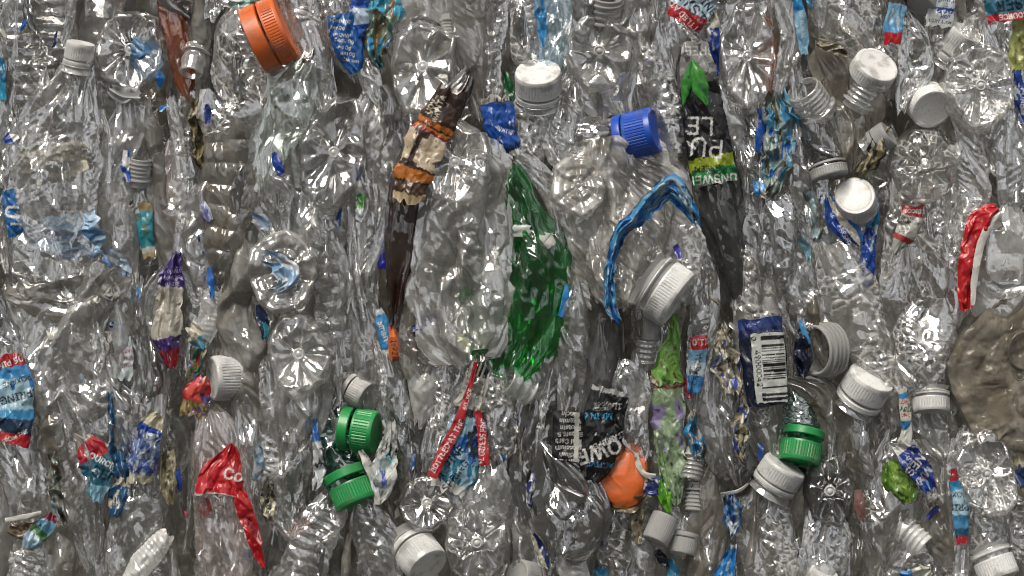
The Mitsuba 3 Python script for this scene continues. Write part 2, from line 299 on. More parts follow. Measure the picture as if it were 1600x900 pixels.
def cap(parent, c, a, tilt, R, H, mat, z, ring=True, neck=0.0, neckmat='nk', label=None, n=None, gap=0.10, name='capped_bottle', squash=1.0, dome=0.0, ringmat=None, rh=0.26):
    """A screw cap round c (the middle of its skirt) with its tamper ring and, behind it, the threaded neck. parent None: a thing of its own."""
    if parent is None: parent = thing(name, label, 'plastic bottle'); sk = 'screw_cap'
    else: sk = 'screw_cap'
    KEEP.append((c[0], c[1], R * 1.0))
    if mat == 'wh': mat = ('wh', 'wd', 'wh', 'wb', 'wh', 'fr')[int(c[0] * 7 + c[1]) % 6]
    n = n or max(72, int(R * 5)); kn = max(36, n // 4); n = kn * 4
    h0, h1 = -H / 2, H / 2
    prof = [(R * .90, h0), (R * .99, h0), (R, h0 + .05 * H), (R * 1.0, h0 + .10 * H), (R * 1.0, h0 + .11 * H), (R * .985, h1 - .22 * H), (R * .985, h1 - .21 * H), (R * .975, h1 - .12 * H), (R * .94, h1 - .03 * H), (R * .86, h1), (R * .80, h1 - .015 * H), (R * .74, h1 - .05 * H + dome * .3), (R * .4, h1 - .05 * H + dome * .8), (0.3, h1 - .05 * H + dome)]
    part(parent, sk, lathe(prof, c, a, tilt, z, n, kn, R * 0.025, 4, 6, squash), mat, smooth=35)
    if ring:
        g = h0 - gap * H
        pr = [(R * .88, g), (R * .97, g - .01 * H), (R * 1.0, g - .05 * H), (R * 1.0, g - (rh - .04) * H), (R * .97, g - rh * H), (R * .88, g - rh * H)]
        part(parent, 'tamper_ring', lathe(pr, c, a, tilt, z, 72, squash=squash), ringmat or mat, smooth=35)
    if neck:
        r = R * .87; e = h0 + .2 * H; q = [(r, e)]
        q += [(r, e - .55 * H), (r * 1.16, e - .57 * H), (r * 1.16, e - .63 * H), (r, e - .65 * H), (r, e - .65 * H - neck * .4), (r * 1.15, e - .65 * H - neck)]
        part(parent, 'threaded_neck', lathe(q, c, a, tilt, z, 48, squash=squash), neckmat, smooth=35)
    return parent
def neck(parent, c, a, tilt, R, H, mat, z, label=None, rings=4, squash=1.0, flange=True):
    """An open threaded neck: rim, thread ridges and support ring."""
    if parent is None: parent = thing('bottle_neck', label, 'bottle neck')
    q = [(R * .80, H * .30), (R * .80, H * .48), (R * .86, H * .5), (R * .92, H * .46)]
    for i in range(rings):
        y = H * (.40 - .62 * i / rings); d = H * .62 / rings
        q += [(R * .90, y), (R * .90, y - d * .35), (R * .99, y - d * .5), (R * .99, y - d * .75), (R * .90, y - d * .95)]
    if flange: q += [(R * .90, -H * .28), (R * 1.12, -H * .30), (R * 1.14, -H * .36), (R * .92, -H * .38), (R * .95, -H * .6)]
    part(parent, 'threaded_neck', lathe(q, c, a, tilt, z, 64, squash=squash), mat, smooth=35)
    return parent
def tag(parent, label, path, bands, name='label', cat='torn label', **k):
    """A printed label: a part of its bottle, or a torn one lying loose (parent None)."""
    (m, col) = sheet(path, rnd(), bands, **k)
    KEEP.extend((q[0], q[1], q[2]) for q in path)
    if parent is None:
        key = thing('torn_label' if name == 'label' else name, label, cat); scene[key] = mikit.ply(m, 'print', smooth=True, color=col)
        return key
    return part(parent, name, m, 'print', color=col, label=label)
WHITE, CREAM, BLACK, NAVY, BLUE, CYAN, LBLUE, RED, TEAL = (232, 232, 228), (205, 196, 170), (22, 22, 24), (22, 36, 84), (20, 84, 176), (40, 150, 220), (140, 195, 225), (190, 32, 44), (40, 110, 140)

# ---------------------------------------------------------------- the dark inside of the bale
u_, v_ = np.meshgrid(np.arange(-300, 1201, 9.0), np.arange(-300, 1901, 9.0), indexing='ij')
g_ = np.random.default_rng(5)
rim_ = np.minimum(np.minimum(u_ + 300, 1200 - u_), np.minimum(v_ + 300, 1900 - v_))
labels['packed_film'] = {'label': 'crumpled plastic packed deep inside the bale behind all the bottles', 'category': 'plastic film', 'kind': 'stuff'}
scene['packed_film'] = mikit.ply((W(v_, u_, 20 - 560 * sstep(0, 250, rim_) + 30 * crumple(g_, u_, v_, 110, 46) + 14 * crumple(g_, u_, v_, 34, 18)), faces(*u_.shape)), 'packed', smooth=True)
g_ = np.random.default_rng(8)
for x in np.arange(-40, 1680, 62):
    y = -140 + g_.uniform(-120, 60)
    while y < 960:
        L, w = g_.uniform(240, 430), g_.uniform(32, 46)
        x0, b = x + g_.uniform(-14, 14), g_.uniform(-18, 18, 3)
        body('clear crushed bottle lying deep in the bale, seen through gaps between the front bottles', str(g_.choice(['hz', 'du', 'cl'])), [(x0, y, w * .5), (x0 + b[0], y + L * .12, w * .9), (x0 + b[1], y + L * .5, w), (x0 + b[2], y + L * .86, w * .9), (x0, y + L, w * .4)],
             group='crushed bottles deep in the bale', z=g_.uniform(-330, -70), depth=0.45, step=4.5, folds=3, ribs=(g_.uniform(13, 22), 2.5) if g_.uniform() < .25 else None)
        y += L * 0.96

# ---------------------------------------------------------------- upper left
k = body('clear ribbed bottle in the top left corner, dark rings across it', 'hz', [(52, -60, 48), (56, 20, 52), (58, 90, 50), (62, 150, 40), (66, 185, 20)], z=-8, ribs=(19, 4.5))
k = body('big clear bottle with white cap and white and pale blue label remains', 'cl', [(128, 102, 20), (120, 130, 30), (102, 190, 58), (92, 250, 66), (88, 330, 68), (92, 400, 66), (98, 445, 58)], parts=True, z=22, depth=0.4)
cap(k, (130, 82), -78, 12, 23, 26, 'wh', 34, neck=10)
tag(k, 'crumpled silvery white label', [(36, 252, 22), (80, 250, 27), (140, 252, 27)], [(1, (214, 208, 190))], z=22, amp=1.6, blotch=[((150, 140, 112), 20, .6, 0, 1)], cell=(20, 14))
tag(k, 'pale blue crinkled label', [(48, 382, 20), (90, 372, 32), (130, 368, 36), (162, 362, 34)], [(1, (150, 185, 215))], z=26, amp=1.6, blotch=[((96, 140, 190), 24, .5, 0, 1), ((222, 226, 228), 18, .62, 0, 1)], cell=(26, 9))
based('clear bottle base near the top left with torn blue and white label inside', 'cl', 206, 78, 54, 66, z=14, H=14, amp=1.2, lobes=5, groove=6)
tag(None, 'translucent blue label scrap inside the clear base at upper left', [(212, 66, 14), (232, 90, 24), (236, 128, 16)], [(1, (86, 132, 176))], z=16, amp=1.3, blotch=[((130, 160, 185), 12, .55, 0, 1)])
tag(None, 'folded white label scrap just below the blue scrap at upper left', [(176, 140, 8), (196, 150, 15), (222, 150, 10)], [(1, (205, 208, 208))], z=20, amp=1.4)
tag(None, 'small bright blue scrap left of the rust orange bottle', [(250, 112, 3), (253, 124, 7), (252, 138, 3)], [(1, (40, 130, 215))], z=24)
tag(None, 'tiny bright blue scrap below the rust orange bottle', [(252, 174, 3), (259, 170, 5), (264, 166, 2)], [(1, (50, 140, 220))], z=22)
body('rust orange translucent bottle between clear bottles at the top left', 'am', [(268, -40, 22), (272, 20, 24), (282, 70, 23), (290, 120, 15), (298, 150, 7)], z=4, lens=1.1, amp=0.7)
body('dark grey film strip over the top of the rust orange bottle', 'sm', [(252, -40, 10), (272, -6, 20), (292, 12, 14), (300, 24, 5)], z=20)
body('thin grey crushed strip just right of the rust orange bottle', 'sa', [(310, -40, 14), (312, 40, 16), (316, 110, 12), (314, 180, 8), (312, 260, 8), (316, 320, 6)], z=10, depth=.7, amp=.8)
neck(None, (305, 98), 100, 25, 20, 44, 'nk', 18, 'clear round bottle end beside the rust orange bottle', rings=1)
tag(None, 'yellowish flaking paper label stuck to a narrow clear bottle', [(311, 158, 8), (309, 200, 11), (313, 240, 10), (317, 264, 5)], [(1, (134, 122, 88))], z=22, amp=1.8, blotch=[((58, 52, 38), 10, .5, 0, 1), ((186, 176, 140), 8, .6, 0, 1)], ragged=.35, cell=(9, 6))
body('narrow clear bottle with drops behind the flaking paper label', 'bu', [(300, 150, 12), (296, 220, 15), (294, 290, 16), (300, 340, 18), (292, 380, 8)], z=8)
body('smooth grey crushed bottle hanging between the teal tube and pink film', 'sa', [(222, 180, 14), (238, 240, 18), (246, 310, 18), (256, 380, 16), (258, 430, 8)], z=8, amp=.8, folds=2)
body('pinkish clear film strip left of the narrow clear bottle with drops', 'pk', [(272, 220, 8), (268, 290, 13), (272, 370, 10)], z=4)
body('clear bottle below the blue scrap with soft white reflections', 'hz', [(212, 150, 26), (206, 200, 34), (176, 290, 32), (182, 360, 34), (190, 430, 32), (196, 470, 20)], z=10, depth=.4)
k = body('clear bottle with open threaded neck and blue label shred', 'cl', [(218, 290, 16), (212, 330, 20), (206, 380, 18)], parts=True, z=6)
neck(k, (220, 268), -82, 12, 18, 40, 'fr', 14)
tag(k, None, [(201, 236, 5), (200, 258, 7), (206, 286, 4)], [(1, (36, 88, 190))], z=26, blotch=[((220, 220, 220), 9, .55, 0, 1)])
k = body('torn clear film with blue and white corner at the left edge', 'cl', [(20, 170, 14), (14, 230, 22), (12, 290, 20)], parts=True, z=14)
tag(k, None, [(14, 224, 6), (24, 216, 9), (34, 212, 6)], [(.5, (30, 70, 160)), (1, WHITE)], z=34)
tag(None, 'narrow bright blue label shred on the upper left edge', [(2, 90, 5), (4, 125, 8), (6, 156, 5)], [(.6, (20, 110, 150)), (1, (60, 170, 215))], z=6)
body('narrow clear bottle running down the upper left edge', 'hz', [(6, 20, 12), (14, 90, 18), (10, 160, 16), (6, 200, 10)], z=-4)
k = body('clear bottle at the left edge with blue lettered label', 'cl', [(34, 290, 24), (30, 350, 32), (38, 420, 30), (40, 470, 16)], parts=True, z=2)
tag(k, None, [(18, 298, 10), (24, 330, 13), (34, 368, 13)], [(1, (28, 104, 170))], z=32, texts=[('U', 26, 332, 22, 95, WHITE), ('l', 32, 352, 16, 95, WHITE)], blotch=[((190, 205, 215), 10, .66, 0, 1)])
tag(None, 'teal sticker wrapped on a dark tube in the left part', [(229, 316, 12), (230, 360, 13), (236, 402, 10)], [(.16, (150, 135, 100)), (.82, (44, 136, 150)), (.92, (190, 190, 180)), (1, (180, 160, 120))], z=14, amp=.7, curv=.5, blotch=[((96, 120, 84), 12, .64, .1, .8)])

# ---------------------------------------------------------------- left middle: big dirty film heap
body('large dirty brownish film bottle across the left side below the pale blue label', 'du', [(20, 440, 30), (60, 450, 40), (110, 462, 38), (160, 450, 30), (196, 420, 16)], z=26, depth=.3, amp=1.2)
body('clear creased bottle lying slanted above the label with pint lettering', 'hz', [(10, 470, 24), (34, 520, 40), (44, 560, 38), (52, 600, 20)], z=16)
body('clear faceted bottle with sharp folds in the middle of the left heap', 'pale', [(108, 470, 30), (96, 520, 44), (84, 570, 46), (78, 640, 34), (70, 690, 20)], z=26, amp=1.35, style=3)
body('clear bottle with long white creases right of the left heap', 'hz', [(150, 420, 24), (140, 480, 42), (136, 540, 44), (150, 620, 40), (140, 680, 22)], z=20, amp=1.3, style=3)
k = body('clear crushed bottle with pale pink and white label under film', 'hz', [(190, 440, 26), (196, 500, 34), (200, 560, 36), (206, 640, 36), (196, 700, 22)], parts=True, z=10)
tag(k, 'pale label with faded pink print', [(196, 525, 12), (198, 558, 15), (196, 592, 14)], [(1, (190, 200, 202))], z=26, texts=[('SPRING', 198, 548, 6, -6, (170, 96, 104)), ('WATER', 197, 560, 6, -6, (170, 96, 104)), ('NATURAL', 197, 571, 5, -6, (150, 110, 120))])
tag(None, 'blue and white label scrap above the faded pink label', [(168, 396, 10), (186, 410, 15), (204, 428, 10)], [(1, (176, 196, 218))], z=24, blotch=[((70, 120, 190), 14, .5, 0, 1)])
tag(None, 'small dark blue scrap in the middle of the left heap', [(176, 506, 5), (188, 508, 7), (198, 506, 4)], [(1, (44, 76, 150))], z=27, blotch=[((150, 180, 200), 8, .55, 0, 1)])
tag(None, 'faint bar lines on clear film in the left heap', [(146, 432, 10), (166, 448, 16), (186, 466, 10)], [(1, (172, 170, 164))], z=25, bars=[(166, 448, 42, 20, 35, 21, (60, 60, 58))])
body('long dark grey fold running beside the purple and silver wrapper', 'sm', [(228, 430, 10), (222, 500, 14), (230, 590, 14), (236, 660, 12)], z=-2, depth=.8)
body('clear crumpled bottle left of the purple and silver wrapper', 'hz', [(262, 420, 14), (244, 470, 26), (236, 530, 28), (244, 600, 22), (246, 650, 12)], z=8)
k = tag(None, 'purple and silver wrapper hanging below the dark gap', [(282, 394, 6), (272, 430, 19), (268, 470, 20), (262, 520, 24), (268, 552, 16), (270, 574, 5)], [(.30, (66, 48, 118)), (.32, (205, 205, 205)), (.74, (186, 180, 168)), (.84, (74, 50, 120)), (1, (120, 40, 60))],
    name='foil_wrapper', cat='wrapper', z=22, amp=1.5, cell=(30, 7), texts=[('THE QUALITY', 272, 424, 5, -4, (190, 180, 215)), ('OF SUNLIGHT', 271, 434, 5, -4, (190, 180, 215)), ('MADE', 272, 444, 6, -4, (190, 180, 215))], blotch=[((200, 40, 44), 10, .55, .84, 1), ((226, 220, 212), 10, .6, .34, .72)])
k = body('clear bottle with violet blue tag right of the teal tube', 'bu', [(322, 295, 16), (312, 340, 30), (304, 390, 30), (318, 440, 22), (322, 480, 12)], parts=True, z=14)
tag(k, None, [(318, 318, 6), (325, 330, 9), (332, 346, 6)], [(1, (120, 124, 190))], z=34, blotch=[((190, 194, 214), 8, .5, 0, 1)])
body('clear narrow bottle with blue streak right of the wrapper', 'cl', [(306, 370, 12), (322, 420, 20), (318, 470, 20), (308, 520, 16), (300, 570, 10)], z=10)
tag(None, 'narrow blue streak of label beside the frosted ribbed neck', [(330, 418, 4), (333, 440, 6), (336, 466, 3)], [(1, (44, 110, 190))], z=30)
k = body('frosted ribbed bottle shoulder right of the silver wrapper', 'nk', [(338, 450, 10), (332, 480, 18), (326, 510, 18), (322, 536, 9)], z=22, ribs=(7, 1.6), amp=.5)
tag(None, 'cream paper scrap with blue dot beside the wrapper bottom', [(300, 508, 8), (312, 524, 16), (322, 542, 10)], [(.55, (214, 208, 190)), (1, (64, 150, 196))], z=20, amp=1.3, blotch=[((130, 128, 84), 9, .62, 0, 1)])
tag(None, 'crumpled scrap with green and red print above the white cap', [(318, 544, 8), (310, 566, 10), (298, 590, 8)], [(1, (150, 150, 120))], z=22, amp=1.6, blotch=[((60, 120, 60), 9, .5, 0, 1), ((190, 50, 40), 9, .62, 0, 1), ((60, 90, 160), 7, .62, 0, 1)])
k = thing('crushed_bottle', 'white capped bottle neck lying sideways in a dark hollow', 'plastic bottle')
cap(k, (352, 590), 178, 22, 36, 42, 'wh', 10, neck=12)
tag(None, 'red and gold printed label under clear film below the white cap', [(322, 590, 12), (310, 618, 24), (304, 650, 20)], [(.62, (190, 44, 48)), (1, (160, 138, 84))], z=24, amp=1.1, blotch=[((226, 92, 80), 10, .55, 0, .6), ((86, 60, 130), 12, .62, 0, 1), ((110, 90, 50), 5, .55, .6, 1)])
body('smooth grey flattened bottle standing right of the frosted neck', 'sa', [(384, 370, 14), (376, 430, 26), (372, 500, 32), (380, 570, 30), (396, 630, 22), (400, 670, 10)], z=18, amp=1.2, depth=.3, style=3)
body('taupe bottle with crosswise ribs below the patch of foam', 'du', [(362, 190, 40), (366, 250, 44), (366, 300, 42), (360, 360, 32), (352, 420, 18), (350, 450, 8)], z=24, depth=.45, ribs=(34, 5), folds=1)

# ---------------------------------------------------------------- top, around the orange cap
k = body('clear bottle with orange screw cap and drops inside', 'bu', [(392, 20, 34), (384, 70, 46), (382, 110, 46), (384, 150, 36), (382, 176, 14)], parts=True, z=14, depth=.6)
cap(k, (438, 50), -24, 4, 53, 28, 'cap_orange', 34, rh=.95, gap=.12)
k = body('clear bottle with band of foam drops above the taupe ribbed bottle', 'bu', [(350, 150, 24), (356, 176, 40), (366, 190, 44), (372, 206, 30)], parts=True, z=28, depth=.3)
tag(k, None, [(328, 166, 4), (329, 180, 6), (329, 196, 4)], [(1, (44, 66, 140))], z=44)
body('clear film rim arching over the bottle with the orange cap', 'cl', [(330, 30, 10), (340, 6, 16), (372, -12, 18), (400, -20, 12)], z=20)
tag(None, 'shiny green and white label corner above the orange cap', [(360, 6, 7), (378, 10, 11), (398, 4, 8)], [(1, (150, 190, 180))], z=30, blotch=[((50, 130, 120), 8, .5, 0, 1), ((230, 230, 226), 7, .6, 0, 1)])
body('clear beaded bottle with long folds right of the orange cap', 'bu', [(452, -40, 18), (470, 20, 30), (484, 80, 30), (492, 140, 26), (500, 190, 14)], z=16, folds=5, sv=12)
body('clear beaded strip bottle left of the blue nutrition label', 'bu', [(500, -40, 16), (506, 40, 20), (508, 110, 18), (516, 170, 14), (514, 200, 7)], z=6, folds=4)
k = body('greenish clear bottle below the beaded folds', 'te', [(476, 96, 18), (460, 150, 36), (440, 200, 34), (424, 250, 22), (418, 290, 12)], z=26, amp=1.2)
tag(None, 'small royal blue scrap right of the taupe ribbed bottle', [(430, 240, 3), (436, 256, 8), (444, 274, 5)], [(1, (28, 66, 160))], z=32)
body('clear crumpled bottle under the greenish one, blue tint inside', 'cl', [(430, 270, 20), (424, 320, 38), (430, 360, 34), (430, 390, 18)], z=22, amp=1.3)
k = thing('crushed_bottle', 'bottle with whitish cap half hidden by the blue nutrition label', 'plastic bottle')
cap(k, (522, 54), 160, 50, 27, 24, 'wh', 2, neck=8)
k = body('clear tapered bottle wrapped in the blue nutrition label', 'cl', [(528, -40, 26), (532, 10, 28), (540, 60, 27), (552, 100, 20), (560, 122, 8)], parts=True, z=14, amp=.7)
tag(k, 'blue label with white nutrition lines', [(536, 26, 22), (540, 50, 25), (546, 76, 24), (554, 100, 17), (560, 116, 9)], [(1, (24, 92, 168))], z=30, amp=.8, curv=.4, ragged=.06, texts=[('nCorning', 534, 36, 5.5, 4, WHITE), ('Fat 0g', 530, 47, 5.5, 5, WHITE), ('m 0mg', 536, 58, 5.5, 6, WHITE), ('Carb. 0g', 540, 67, 5.5, 6, WHITE), ('ars 0g', 540, 77, 5.5, 8, WHITE), ('ein 0g', 546, 87, 5.5, 8, WHITE), ('Calcium', 550, 97, 5, 10, WHITE)])
tag(k, 'upper label of deep blue with red dot', [(566, -12, 12), (564, 12, 14), (566, 40, 12), (568, 60, 8)], [(.4, (24, 74, 170)), (.75, (176, 196, 218)), (1, (24, 88, 180))], z=36, blotch=[((200, 50, 50), 12, .7, .3, .6)])
tag(None, 'crumpled bright cyan label with brown dirt at the top', [(604, -14, 20), (600, 20, 26), (592, 50, 22), (588, 84, 14), (598, 110, 6)], [(.3, (60, 165, 200)), (.62, (110, 140, 130)), (.72, (40, 150, 215)), (1, (70, 120, 130))], z=32, amp=1.6, blotch=[((110, 100, 70), 15, .55, 0, 1), ((40, 155, 210), 14, .6, 0, 1)])
tag(None, 'small cyan label corner right of the crumpled cyan label', [(614, 30, 5), (624, 24, 9), (634, 20, 4)], [(1, (80, 180, 225))], z=30)
body('clear leaf shaped film flap below the cyan label', 'cl', [(570, 82, 8), (576, 110, 18), (584, 140, 14), (592, 160, 5)], z=30)
based('clear star base with five deep spokes at the top, left of the grey bottle', 'pale', 662, 108, 52, 76, z=36, H=18, groove=8, amp=1.15, phase=.9, ang=8, back=[(640, -60, 30), (648, -10, 42), (656, 40, 44)], bk=dict(z=14))
body('clear film cone hanging under the top star base', 'cl', [(640, 160, 30), (650, 190, 38), (650, 222, 26), (646, 246, 10)], z=26)
body('smooth dull grey bottle tapering down at the top centre', 'sa', [(728, -60, 34), (736, 0, 35), (738, 50, 33), (744, 100, 24), (748, 150, 14), (752, 180, 5)], z=24, amp=.55, folds=1, depth=.6)
neck(None, (702, 46), 90, 10, 14, 34, 'fr', 18, 'small frosted threaded neck left of the dull grey bottle')
body('narrow clear ribbed bottle left of the white capped foam bottle', 'cl', [(770, -40, 14), (778, 30, 20), (768, 90, 20), (766, 140, 18), (764, 162, 10)], z=16, ribs=(15, 2))
tag(None, 'dark green scrap behind the blue label with white borders', [(790, 112, 4), (794, 134, 8), (798, 160, 5)], [(1, (20, 92, 50))], z=10)
tag(None, 'blue label with white torn borders right of the brown bottle', [(774, 152, 24), (777, 172, 26), (784, 200, 24), (798, 232, 16), (804, 246, 8)], [(.10, (205, 200, 190)), (.80, (26, 84, 178)), (.90, (26, 60, 120)), (1, WHITE)], z=26, amp=.9, curv=.35, blotch=[((200, 210, 222), 7, .70, .4, .85)], texts=[('WATER', 790, 206, 6, 14, WHITE)], bars=[(782, 160, 40, 10, 2, 25, (90, 90, 96))])

# ---------------------------------------------------------------- centre left
based('clear oval base under film left of the brown bottle, faint red inside', 'hz', 524, 240, 52, 88, z=30, H=16, groove=5, amp=1.2, ang=12, wall=50, back=[(500, 300, 40), (494, 360, 40), (500, 420, 26)], bk=dict(z=10))
body('clear crumpled bottle between the oval base and the brown bottle', 'cl', [(590, 150, 20), (592, 190, 36), (588, 250, 40), (592, 310, 34), (584, 370, 22), (570, 420, 12)], z=24, amp=1.3)
k = tag(None, 'thin blue and green label sliver beside the oval base', [(563, 246, 3), (561, 280, 5), (565, 310, 7), (564, 340, 4)], [(.4, (30, 70, 140)), (.62, (220, 220, 216)), (.86, (70, 160, 60)), (1, (190, 200, 200))], z=34)
k = body('dark brown soda bottle with cream and orange label, standing neck down', 'br', [(734, 112, 9), (724, 134, 16), (708, 156, 23), (690, 190, 30), (662, 250, 34), (644, 310, 32), (636, 360, 30), (632, 410, 24), (624, 460, 14), (620, 515, 9)], parts=True, z=34, depth=.7, amp=.8)
tag(k, 'brown label with cream oval logo and orange bands', [(708, 146, 22), (694, 176, 28), (674, 214, 30), (656, 254, 30), (644, 290, 28), (640, 318, 26)], [(.20, (62, 42, 34)), (.30, (70, 48, 38)), (.345, (198, 112, 40)), (.36, (40, 26, 22)), (.385, (200, 118, 44)), (.41, (150, 40, 44)), (.44, (226, 214, 196)), (.70, (206, 186, 160)), (.72, (60, 40, 30)), (.82, (196, 118, 46)), (.84, (56, 36, 28)), (.93, (84, 60, 44)), (1, (206, 184, 148))],
    z=74, amp=.8, curv=.4, texts=[('NTA', 690, 166, 9, -62, (224, 214, 196)), ('UOV', 676, 172, 8, -62, (224, 214, 196)), ('WAY', 684, 186, 7, -62, (224, 214, 196)), ('BEER', 668, 200, 7, -18, (70, 30, 20)), ('I', 652, 236, 56, 24, (60, 38, 30), {'wide': .8})])
k2 = body('narrow orange brown bottle neck with black letters below the brown bottle', 'cap_orange', [(614, 506, 6), (616, 520, 7), (617, 530, 9), (618, 545, 10), (618, 556, 8), (616, 562, 4)], parts=True, z=26, amp=.2, folds=0, depth=.9, step=1.6)
tag(k2, None, [(617, 526, 9), (618, 556, 9)], [(1, (196, 96, 34))], name='lettered_band', z=35.5, amp=.1, curv=.3, ragged=0, texts=[('IT', 616, 536, 8, 90, BLACK), ('22', 619, 548, 8, 90, BLACK)], wear=.2)
tag(None, 'royal blue pointed scrap left of the dark brown bottle', [(606, 344, 2), (604, 375, 7), (602, 405, 10), (602, 420, 9)], [(1, (36, 48, 168))], z=24, amp=.5)
k = tag(None, 'sky blue label with white lettering left of the orange brown neck', [(592, 482, 5), (600, 505, 11), (606, 535, 11), (612, 556, 9)], [(.12, (200, 215, 222)), (.85, (56, 140, 200)), (1, WHITE)], z=24, amp=.6, texts=[('smart', 601, 517, 9, 70, WHITE)])
tag(None, 'white torn strip edge below the sky blue label', [(602, 540, 3), (610, 552, 7), (618, 560, 3)], [(1, (225, 222, 214))], z=22)
based('large clear bottle in the centre, base on top, faint red stain inside', 'pale', 712, 256, 56, 70, z=62, H=16, groove=8, amp=1.1, ang=-12, wall=30, back=[(726, 220, 56), (724, 300, 68), (722, 370, 76), (722, 440, 75), (726, 500, 70), (734, 540, 54), (738, 558, 34)], bk=dict(z=48, depth=.3, amp=1.5, style=0, lens=2.4))
tag(None, 'faint dull red scrap inside the large clear centre bottle', [(694, 206, 8), (714, 208, 14), (738, 226, 10)], [(1, (150, 88, 88))], z=40, amp=1.2, blotch=[((170, 160, 158), 10, .5, 0, 1)])
tag(None, 'royal blue label remains on the lower left of the centre bottle', [(646, 516, 9), (662, 515, 12), (676, 506, 15), (688, 490, 7)], [(1, (34, 62, 160))], z=44, amp=1.2, blotch=[((130, 126, 120), 10, .52, 0, .55), ((220, 220, 220), 7, .66, .5, 1)])
tag(None, 'yellow green scrap at the lower right of the centre bottle', [(714, 522, 3), (724, 534, 7), (734, 546, 3)], [(1, (178, 190, 44))], z=40)
body('dull grey dented bottle left of the centre bottle bottom', 'du', [(664, 430, 26), (654, 470, 36), (648, 520, 34), (650, 560, 30), (652, 590, 16)], z=26)
body('brownish pink film below the royal blue label remains', 'pk', [(640, 530, 12), (668, 546, 20), (700, 560, 14)], z=30, depth=.3)
k = body('green crushed bottle in the centre of the bale', 'gn', [(800, 262, 8), (810, 300, 26), (824, 360, 42), (834, 420, 52), (836, 470, 54), (828, 520, 50), (812, 556, 40), (802, 576, 28)], z=36, depth=.5, amp=.9, folds=5, style=0)
body('green bottle side showing behind the large clear centre bottle', 'gn', [(760, 420, 20), (756, 480, 36), (766, 530, 36), (770, 580, 18)], z=16)
tag(None, 'white label corner on top of the green bottle', [(802, 362, 9), (814, 362, 10), (829, 362, 9)], [(1, (196, 204, 198))], z=52, amp=.5)
tag(None, 'two white tape ends at the right edge of the green bottle', [(841, 368, 8), (852, 376, 12), (862, 386, 8)], [(.46, (190, 190, 186)), (.54, (90, 90, 88)), (1, (206, 206, 202))], z=48, amp=.6)
body('clear folded film along the right edge of the green bottle', 'cl', [(812, 246, 12), (850, 280, 18), (872, 330, 16), (884, 390, 14), (892, 440, 10)], z=36, folds=5)

# ---------------------------------------------------------------- left of centre, lower
based('clear round base with light blue label crumpled at its middle', 'pale', 446, 424, 52, 68, z=40, H=12, groove=3, amp=1.0, lobes=7, ring=True, wall=50)
tag(None, 'light blue crumpled scrap in the middle of a round clear base', [(424, 404, 10), (446, 418, 20), (452, 440, 18), (438, 450, 8)], [(1, (128, 172, 214))], z=57, amp=1.6, blotch=[((205, 212, 220), 9, .52, 0, 1)], ragged=.4)
tag(None, 'pale blue smear under film right of the taupe ribbed bottle', [(398, 340, 7), (410, 346, 12), (424, 356, 7)], [(1, (130, 165, 205))], z=30, blotch=[((170, 176, 180), 8, .5, 0, 1)])
tag(None, 'dark navy scrap below the clear round base at left', [(406, 476, 5), (412, 495, 9), (416, 516, 7), (414, 530, 3)], [(1, (20, 40, 80))], z=26, blotch=[((60, 170, 190), 9, .68, 0, 1)])
based('clear bottle base below the round base with the light blue scrap', 'pale', 470, 552, 48, 66, z=36, H=15, groove=5, amp=1.4, ang=-6, wall=40, back=[(478, 560, 40), (470, 630, 42), (458, 690, 32), (450, 730, 16)], bk=dict(z=20, amp=1.2))
body('clear ribbed bottle right of the round base, long and narrow', 'hz', [(510, 340, 14), (516, 400, 22), (520, 470, 24), (524, 540, 24), (528, 600, 20), (520, 640, 10)], z=16, ribs=(22, 2.5))
body('grey green smooth film strip right of the long narrow bottle', 'hz', [(520, 380, 10), (532, 420, 14), (528, 490, 12), (534, 560, 9)], z=24, amp=.6)
body('clear crushed bottle left of the royal blue pointed scrap', 'hz', [(560, 330, 16), (568, 400, 24), (566, 460, 24), (572, 520, 22), (580, 590, 22), (572, 640, 12)], z=18)
body('clear bottle under the sky blue label, pleated lengthwise', 'cl', [(600, 560, 18), (606, 600, 26), (618, 650, 26), (630, 700, 20), (640, 740, 14)], z=18, folds=6, sv=10)
body('dull frosted tube end right of the pleated clear bottle', 'nk', [(656, 560, 20), (660, 600, 22), (660, 640, 15), (656, 660, 6)], z=22, amp=.5)
body('clear bottle with drops left of the red banded label', 'bu', [(702, 560, 20), (700, 600, 28), (694, 650, 26), (684, 700, 20), (676, 730, 10)], z=20)
k = body('clear bottle wearing a label with two red bands', 'cl', [(752, 560, 20), (742, 610, 32), (730, 670, 40), (712, 730, 36), (704, 760, 20)], parts=True, z=16, depth=.4)
tag(k, 'blue water label edged with red bands', [(750, 566, 14), (744, 600, 20), (732, 650, 28), (722, 700, 36), (708, 742, 36), (700, 764, 26)], [(.36, (196, 194, 186)), (.42, (60, 64, 74)), (.93, (150, 186, 205)), (1, (220, 220, 214))], z=34, amp=1.0, curv=.3, cell=(22, 8),
    blotch=[((30, 100, 176), 14, .50, .55, .92), ((40, 52, 66), 10, .58, .38, .75), ((40, 116, 140), 18, .5, .74, .93)],
    bars=[(752, 576, 26, 22, 20, 15, BLACK)], texts=[('Naturally', 744, 594, 5, 20, (70, 70, 70)), ('bottled at', 742, 602, 5, 20, (70, 70, 70)), ('the spring', 740, 610, 5, 20, (70, 70, 70)), ('ALPINE', 704, 720, 13, -52, (30, 60, 84)), ('SPRING', 712, 740, 11, -52, (30, 60, 84))])
tag(k, 'red band with white capitals', [(744, 564, 3), (734, 606, 4), (716, 660, 8), (694, 704, 9), (676, 742, 8)], [(1, RED)], z=50, amp=.4, curv=.1, ragged=.04, name='red_band', texts=[('BOTTLED AT THE', 700, 694, 8, -60, WHITE), ('SOURCE', 731, 622, 6, -74, WHITE)])
